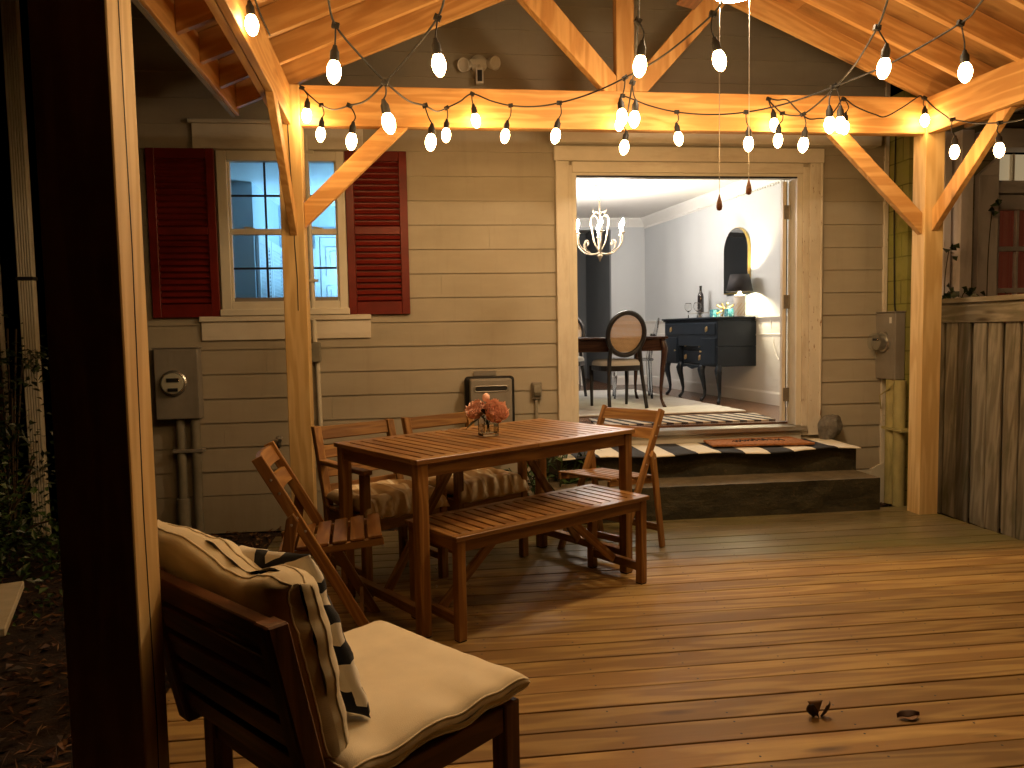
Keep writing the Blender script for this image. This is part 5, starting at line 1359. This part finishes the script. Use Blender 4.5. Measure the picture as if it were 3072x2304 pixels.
m = MB(); m.sheet(lambda u, v: (V((.21*v*math.cos(2*math.pi*u), -.05-.05*v*math.sin(2*math.pi*u), .72+.22*v*math.sin(2*math.pi*u))), (u, v, 0)), 28, 4); m.build('backrest', M['acrylic'], gc, smooth=True, solid=.012)

# sideboard along the right wall; local +x runs along the wall (away), +y into the wall
sb_ = thing('sideboard', 'navy blue antique sideboard with curved legs along the right wall', 'sideboard', (3.215, 1.80, FZ), math.atan2(.995, -.105))
SW, SD, SH = 1.36, .525, .945
nv = M['navy']
m = MB(); m.b2(-.03, SW+.03, -SD-.005, .03, SH-.022, SH); m.b2(-.015, SW+.015, -SD, .015, SH-.04, SH-.0225); m.build('top', nv, sb_, bevel=.006, seg=2)
m = MB(); m.b2(0, SW, -SD, -.001, .62, SH-.0405); m.b2(0, .40, -SD, 0, .40, .6195); m.b2(SW-.40, SW, -SD, 0, .40, .6195); m.b2(.4005, SW-.4005, -SD, -.06, .40, .6195)
m.build('body', nv, sb_, bevel=.005)
for (a, b, z0, z1, y) in ((.03, SW-.03, .75, .88, 0), (.42, SW-.42, .575, .70, -.06), (.42, SW-.42, .42, .555, -.06)):
    m = MB(); m.b2(a, b, y+.0005, y+.012, z0, z1); m.build('drawer', nv, sb_, bevel=.004)
for (a, b) in ((.03, .37), (SW-.37, SW-.03)):
    m = MB(); m.b2(a, b, .0005, .011, .42, .715); m.build('door', nv, sb_, bevel=.004)
m = MB(); m.prism([(.40, -.05, .40), (SW-.40, -.05, .40), (SW-.40, -.05, .36), (SW-.55, -.05, .375), (SW/2, -.05, .35), (.55, -.05, .375), (.40, -.05, .36)], (0, .02, 0)); m.build('valance', nv, sb_)
for (x, z, y) in ((.22, .815, .012), (SW-.22, .815, .012), (.50, .64, -.048), (SW-.50, .64, -.048), (.50, .49, -.048), (SW-.50, .49, -.048)):
    m = MB(); m.lathe([(0, 0), (.018, .0), (.016, .006), (0, .008)], (x, y, z), 12, V((0, 1, 0)).to_track_quat('Z', 'Y').to_matrix(), 1, 1.7)
    m.tube([V((x+.013*math.cos(a), y+.014, z-.008+.026*math.sin(a))) for a in [2*math.pi*i/14 for i in range(14)]], .0035, 6, closed=True); m.build('handle', M['brass'], sb_, smooth=True)
for x in (.345, SW-.345):
    m = MB(); m.lathe([(0, 0), (.006, .0), (.006, .012), (.013, .02), (0, .026)], (x, .011, .56), 10, V((0, 1, 0)).to_track_quat('Z', 'Y').to_matrix()); m.build('knob', M['brass'], sb_, smooth=True)
for x in (.035, .40, SW-.40, SW-.035):
    m = MB(); cabriole(m, x, -.04, .42, (-1 if x < .1 else (1 if x > SW-.1 else 0)), 1, .036); m.build('front_leg', nv, sb_, smooth=True)
for x in (.03, SW-.03):
    m = MB(); m.bar((x, -SD+.03, .0), (x, -SD+.03, .40), .045, .045); m.build('rear_leg', nv, sb_, bevel=.003)
STOP = FZ+SH+.001
# things on the sideboard
lm = thing('table_lamp', 'white patterned table lamp with a black shade lit on the sideboard', 'lamp', (3.50, 1.88, STOP))
m = MB(); m.lathe([(0, 0), (.055, .0), (.058, .01), (.062, .1), (.066, .19), (.06, .225), (.03, .24), (.02, .25), (.018, .28), (0, .28)], n=24); m.build('base', M['ceramic'], lm, smooth=True, sharp=50)
m = MB()
for k in range(10):
    a0 = k*.628
    m.tube([V(((.0615+.005*t)*math.cos(a0+1.6*t), (.0615+.005*t)*math.sin(a0+1.6*t), .015+.13*t)) for t in [i/10 for i in range(11)]], .0022, 5)
m.build('relief', M['brass'], lm, smooth=True)
m = MB(); m.sheet(lambda u, v: (V(((.142-.042*v)*math.cos(2*math.pi*u), (.142-.042*v)*math.sin(2*math.pi*u), .27+.185*v)), (u, v, 0)), 40, 2); m.build('shade', M['shade'], lm, smooth=True, solid=.004)
m = MB(); m.lathe([(0, .32), (.018, .325), (.028, .35), (.024, .375), (0, .39)], n=14); m.build('bulb', M['lampglow'], lm, smooth=True)
m = MB(); m.tube(spline([(.05, -.03, .01), (.16, -.12, .008), (.20, -.30, -.03), (.215, -.34, -.2), (.20, -.42, -.35), (.19, -.50, -.43), (.18, -.56, -.46)], 6), .005, 6); m.build('cord', M['white'], lm, smooth=True)
wb_ = MB(); wb_.lathe([(0, 0), (.036, 0), (.038, .006), (.038, .19), (.032, .225), (.016, .25), (.014, .30), (.016, .302), (.016, .325), (0, .326)], (3.43, 2.86, STOP+.066), 20); o = wb_.build('wine_bottle', M['bottle'], smooth=True, sharp=50); tag(o, 'dark wine bottle standing on the small cake stand', 'bottle')
cs = MB(); cs.lathe([(0, 0), (.055, 0), (.05, .008), (.02, .02), (.018, .045), (.03, .055), (.125, .058), (.13, .062), (.125, .065), (0, .065)], (3.41, 2.83, STOP), 28); o = cs.build('cake_stand', M['ceramic'], smooth=True, sharp=45); tag(o, 'white footed cake stand under the wine bottle', 'cake stand')
for i, (x, y) in enumerate(((3.30, 2.93), (3.335, 2.72))):
    g_ = MB(); g_.lathe([(.0, .0), (.034, .0), (.033, .003), (.006, .008), (.0045, .07), (.012, .08), (.036, .10), (.046, .13), (.042, .165), (.034, .185), (.0328, .185), (.040, .165), (.044, .13), (.034, .102), (.010, .083), (0, .081)], (x, y, STOP), 22)
    o = g_.build('wine_glass', M['glass'], smooth=True); tag(o, ('empty stemmed wine glass at the left of the sideboard top, farther from the bottle', 'empty wine glass overlapping the wine bottle on the sideboard')[i], 'wine glass', 'wine glasses on the sideboard')
for i, (x, y) in enumerate(((3.40, 2.34), (3.46, 2.06))):
    b_ = MB(); b_.box((x, y, STOP+.045), (.085, .085, .09), rotz(.1), plain=True); o = b_.build('candle_holder', M['teal'], bevel=.006, seg=2); tag(o, ('square teal glass candle holder left of the gold jack', 'second teal glass candle holder behind the gold jack, nearer the lamp')[i], 'candle holder', 'teal candle holders')
jk = MB(); jc = V((3.44, 2.14, STOP+.082))
for d in (V((0, .8, .65)), V((0, -.8, .65)), V((.95, .0, .45)), V((-.95, 0, .5))):
    d = d.normalized(); e_ = d*.098
    for s in (1, -1):
        q_ = jc + e_*s
        if q_.z < STOP+.014: q_.z = STOP+.014
        jk.tube([jc, jc*.4+q_*.6, q_], [.008, .008, .009], 8); jk.lathe([(0, -.014), (.010, -.010), (.014, 0), (.010, .010), (0, .014)], q_, 10)
o = jk.build('jack_ornament', M['gold'], smooth=True); tag(o, 'gold jack shaped ornament in front of the teal holder', 'ornament')
# arched mirror on the right wall
mc = rwa + rw*2.13; mr = thing('mirror', 'arched wall mirror with a thin gold edge above the sideboard', 'mirror', mc + rn*.004 + V((0, 0, 1.77)), math.atan2(rw.y, rw.x))
def arch(hw, h, inset=0): return [V((-hw, 0, 0)), V((hw, 0, 0))] + [V((hw*math.cos(math.pi*k/20), 0, h-hw+hw*math.sin(math.pi*k/20))) for k in range(21)]
m = MB(); m.prism(arch(.272, .745), (0, .03, 0)); m.build('frame', M['gold'], mr)
m = MB(); m.prism([p + V((0, .031, .012)) for p in arch(.265, .727)], (0, .004, 0)); m.build('glass', M['mirror'], mr)
# chandelier
chx, chy = 2.06, 2.36
ch = thing('chandelier', 'champagne chandelier with curled arms and candle bulbs over the table', 'chandelier', (chx, chy, 2.15))
cm_ = M['champ']
m = MB(); m.lathe([(0, .81), (.02, .815), (.062, .842), (.066, .848), (0, .849)], n=20); m.build('canopy', cm_, ch, smooth=True)
m = MB()
for i, z in enumerate((.80, .765, .73, .695)):
    m.tube([V((.012*math.cos(a)*(1 if i % 2 else 0), .012*math.cos(a)*(0 if i % 2 else 1), z+.022*math.sin(a))) for a in [2*math.pi*k/12 for k in range(12)]], .003, 5, closed=True)
m.build('chain', cm_, ch, smooth=True)
m = MB(); m.lathe([(0, 0), (.008, .01), (.012, .03), (.03, .06), (.035, .075), (.012, .09), (.010, .3), (.014, .5), (.010, .6), (.008, .68), (0, .685)], n=14); m.build('stem', cm_, ch, smooth=True)
for k in range(6):
    a = R(20+60*k); rm = rotz(a)
    P = lambda r, z: rm @ V((r, 0, z))
    m = MB()
    m.tube(spline([P(.01, .10), P(.10, .085), P(.20, .12), P(.27, .19), P(.285, .27), P(.285, .30)], 6), .0065, 7)
    m.tube(spline([P(.12, .09), P(.19, .15), P(.20, .21), P(.165, .235), P(.145, .205), P(.165, .185)], 6), .005, 6)
    m.tube(spline([P(.01, .12), P(.07, .22), P(.10, .36), P(.115, .46), P(.085, .52), P(.04, .50), P(.015, .46)], 6), .0065, 7)
    m.tube(spline([P(.015, .54), P(.045, .56), P(.075, .55), P(.085, .585)], 4), [.006]*9+[.005, .004, .003, .002], 6)
    m.lathe([(.004, .292), (.022, .30), (.026, .312), (.008, .318), (0, .318)], P(.285, 0), 12)
    arm = m.build('arm', cm_, ch, smooth=True)
    m = MB(); m.lathe([(.010, .315), (.010, .385), (0, .386)], P(.285, 0), 10); m.build('candle_sleeve', M['ceramic'], arm, smooth=True)
    m = MB(); m.lathe([(.007, .387), (.013, .398), (.016, .412), (.012, .432), (.005, .45), (.0, .462)], P(.285, 0), 10); m.build('bulb', M['candle'], arm, smooth=True)
# far left of the dining room
cn = thing('console_table', 'small white console table in the dim hall at the left', 'console', (2.30, 4.99, FZ))
m = MB(); m.b2(-.9, .16, 0, .35, .80, .83); m.build('top', M['whitetrim'], cn, bevel=.005)
m = MB(); m.b2(-.87, .13, .02, .33, .66, .799); m.build('apron', M['whitetrim'], cn)
for x in (-.87, .09):
    for y in (.02, .29): m = MB(); m.b2(x, x+.04, y, y+.04, 0, .66); m.build('leg', M['whitetrim'], cn)
m = MB(); m.b2(2.05, 2.42, 5.06, 5.28, FZ+.831, FZ+.885); o = m.build('tray', M['mahog'], bevel=.005); tag(o, 'brown wooden tray on the white console in the hall', 'tray')
hm = thing('wall_mirror', 'dark oval framed mirror on the hall wall at the left edge of the doorway', 'mirror', (2.43, 6.59, 2.02))
m = MB(); m.tube([V((.20*math.cos(a), -.02, .36*math.sin(a))) for a in [2*math.pi*k/30 for k in range(30)]], .03, 8, closed=True); m.build('frame', M['blackwood'], hm, smooth=True)
m = MB(); m.prism([V((.19*math.cos(a), -.004, .35*math.sin(a))) for a in [2*math.pi*k/30 for k in range(30)]], (0, -.006, 0)); m.build('glass', M['bottle'], hm)
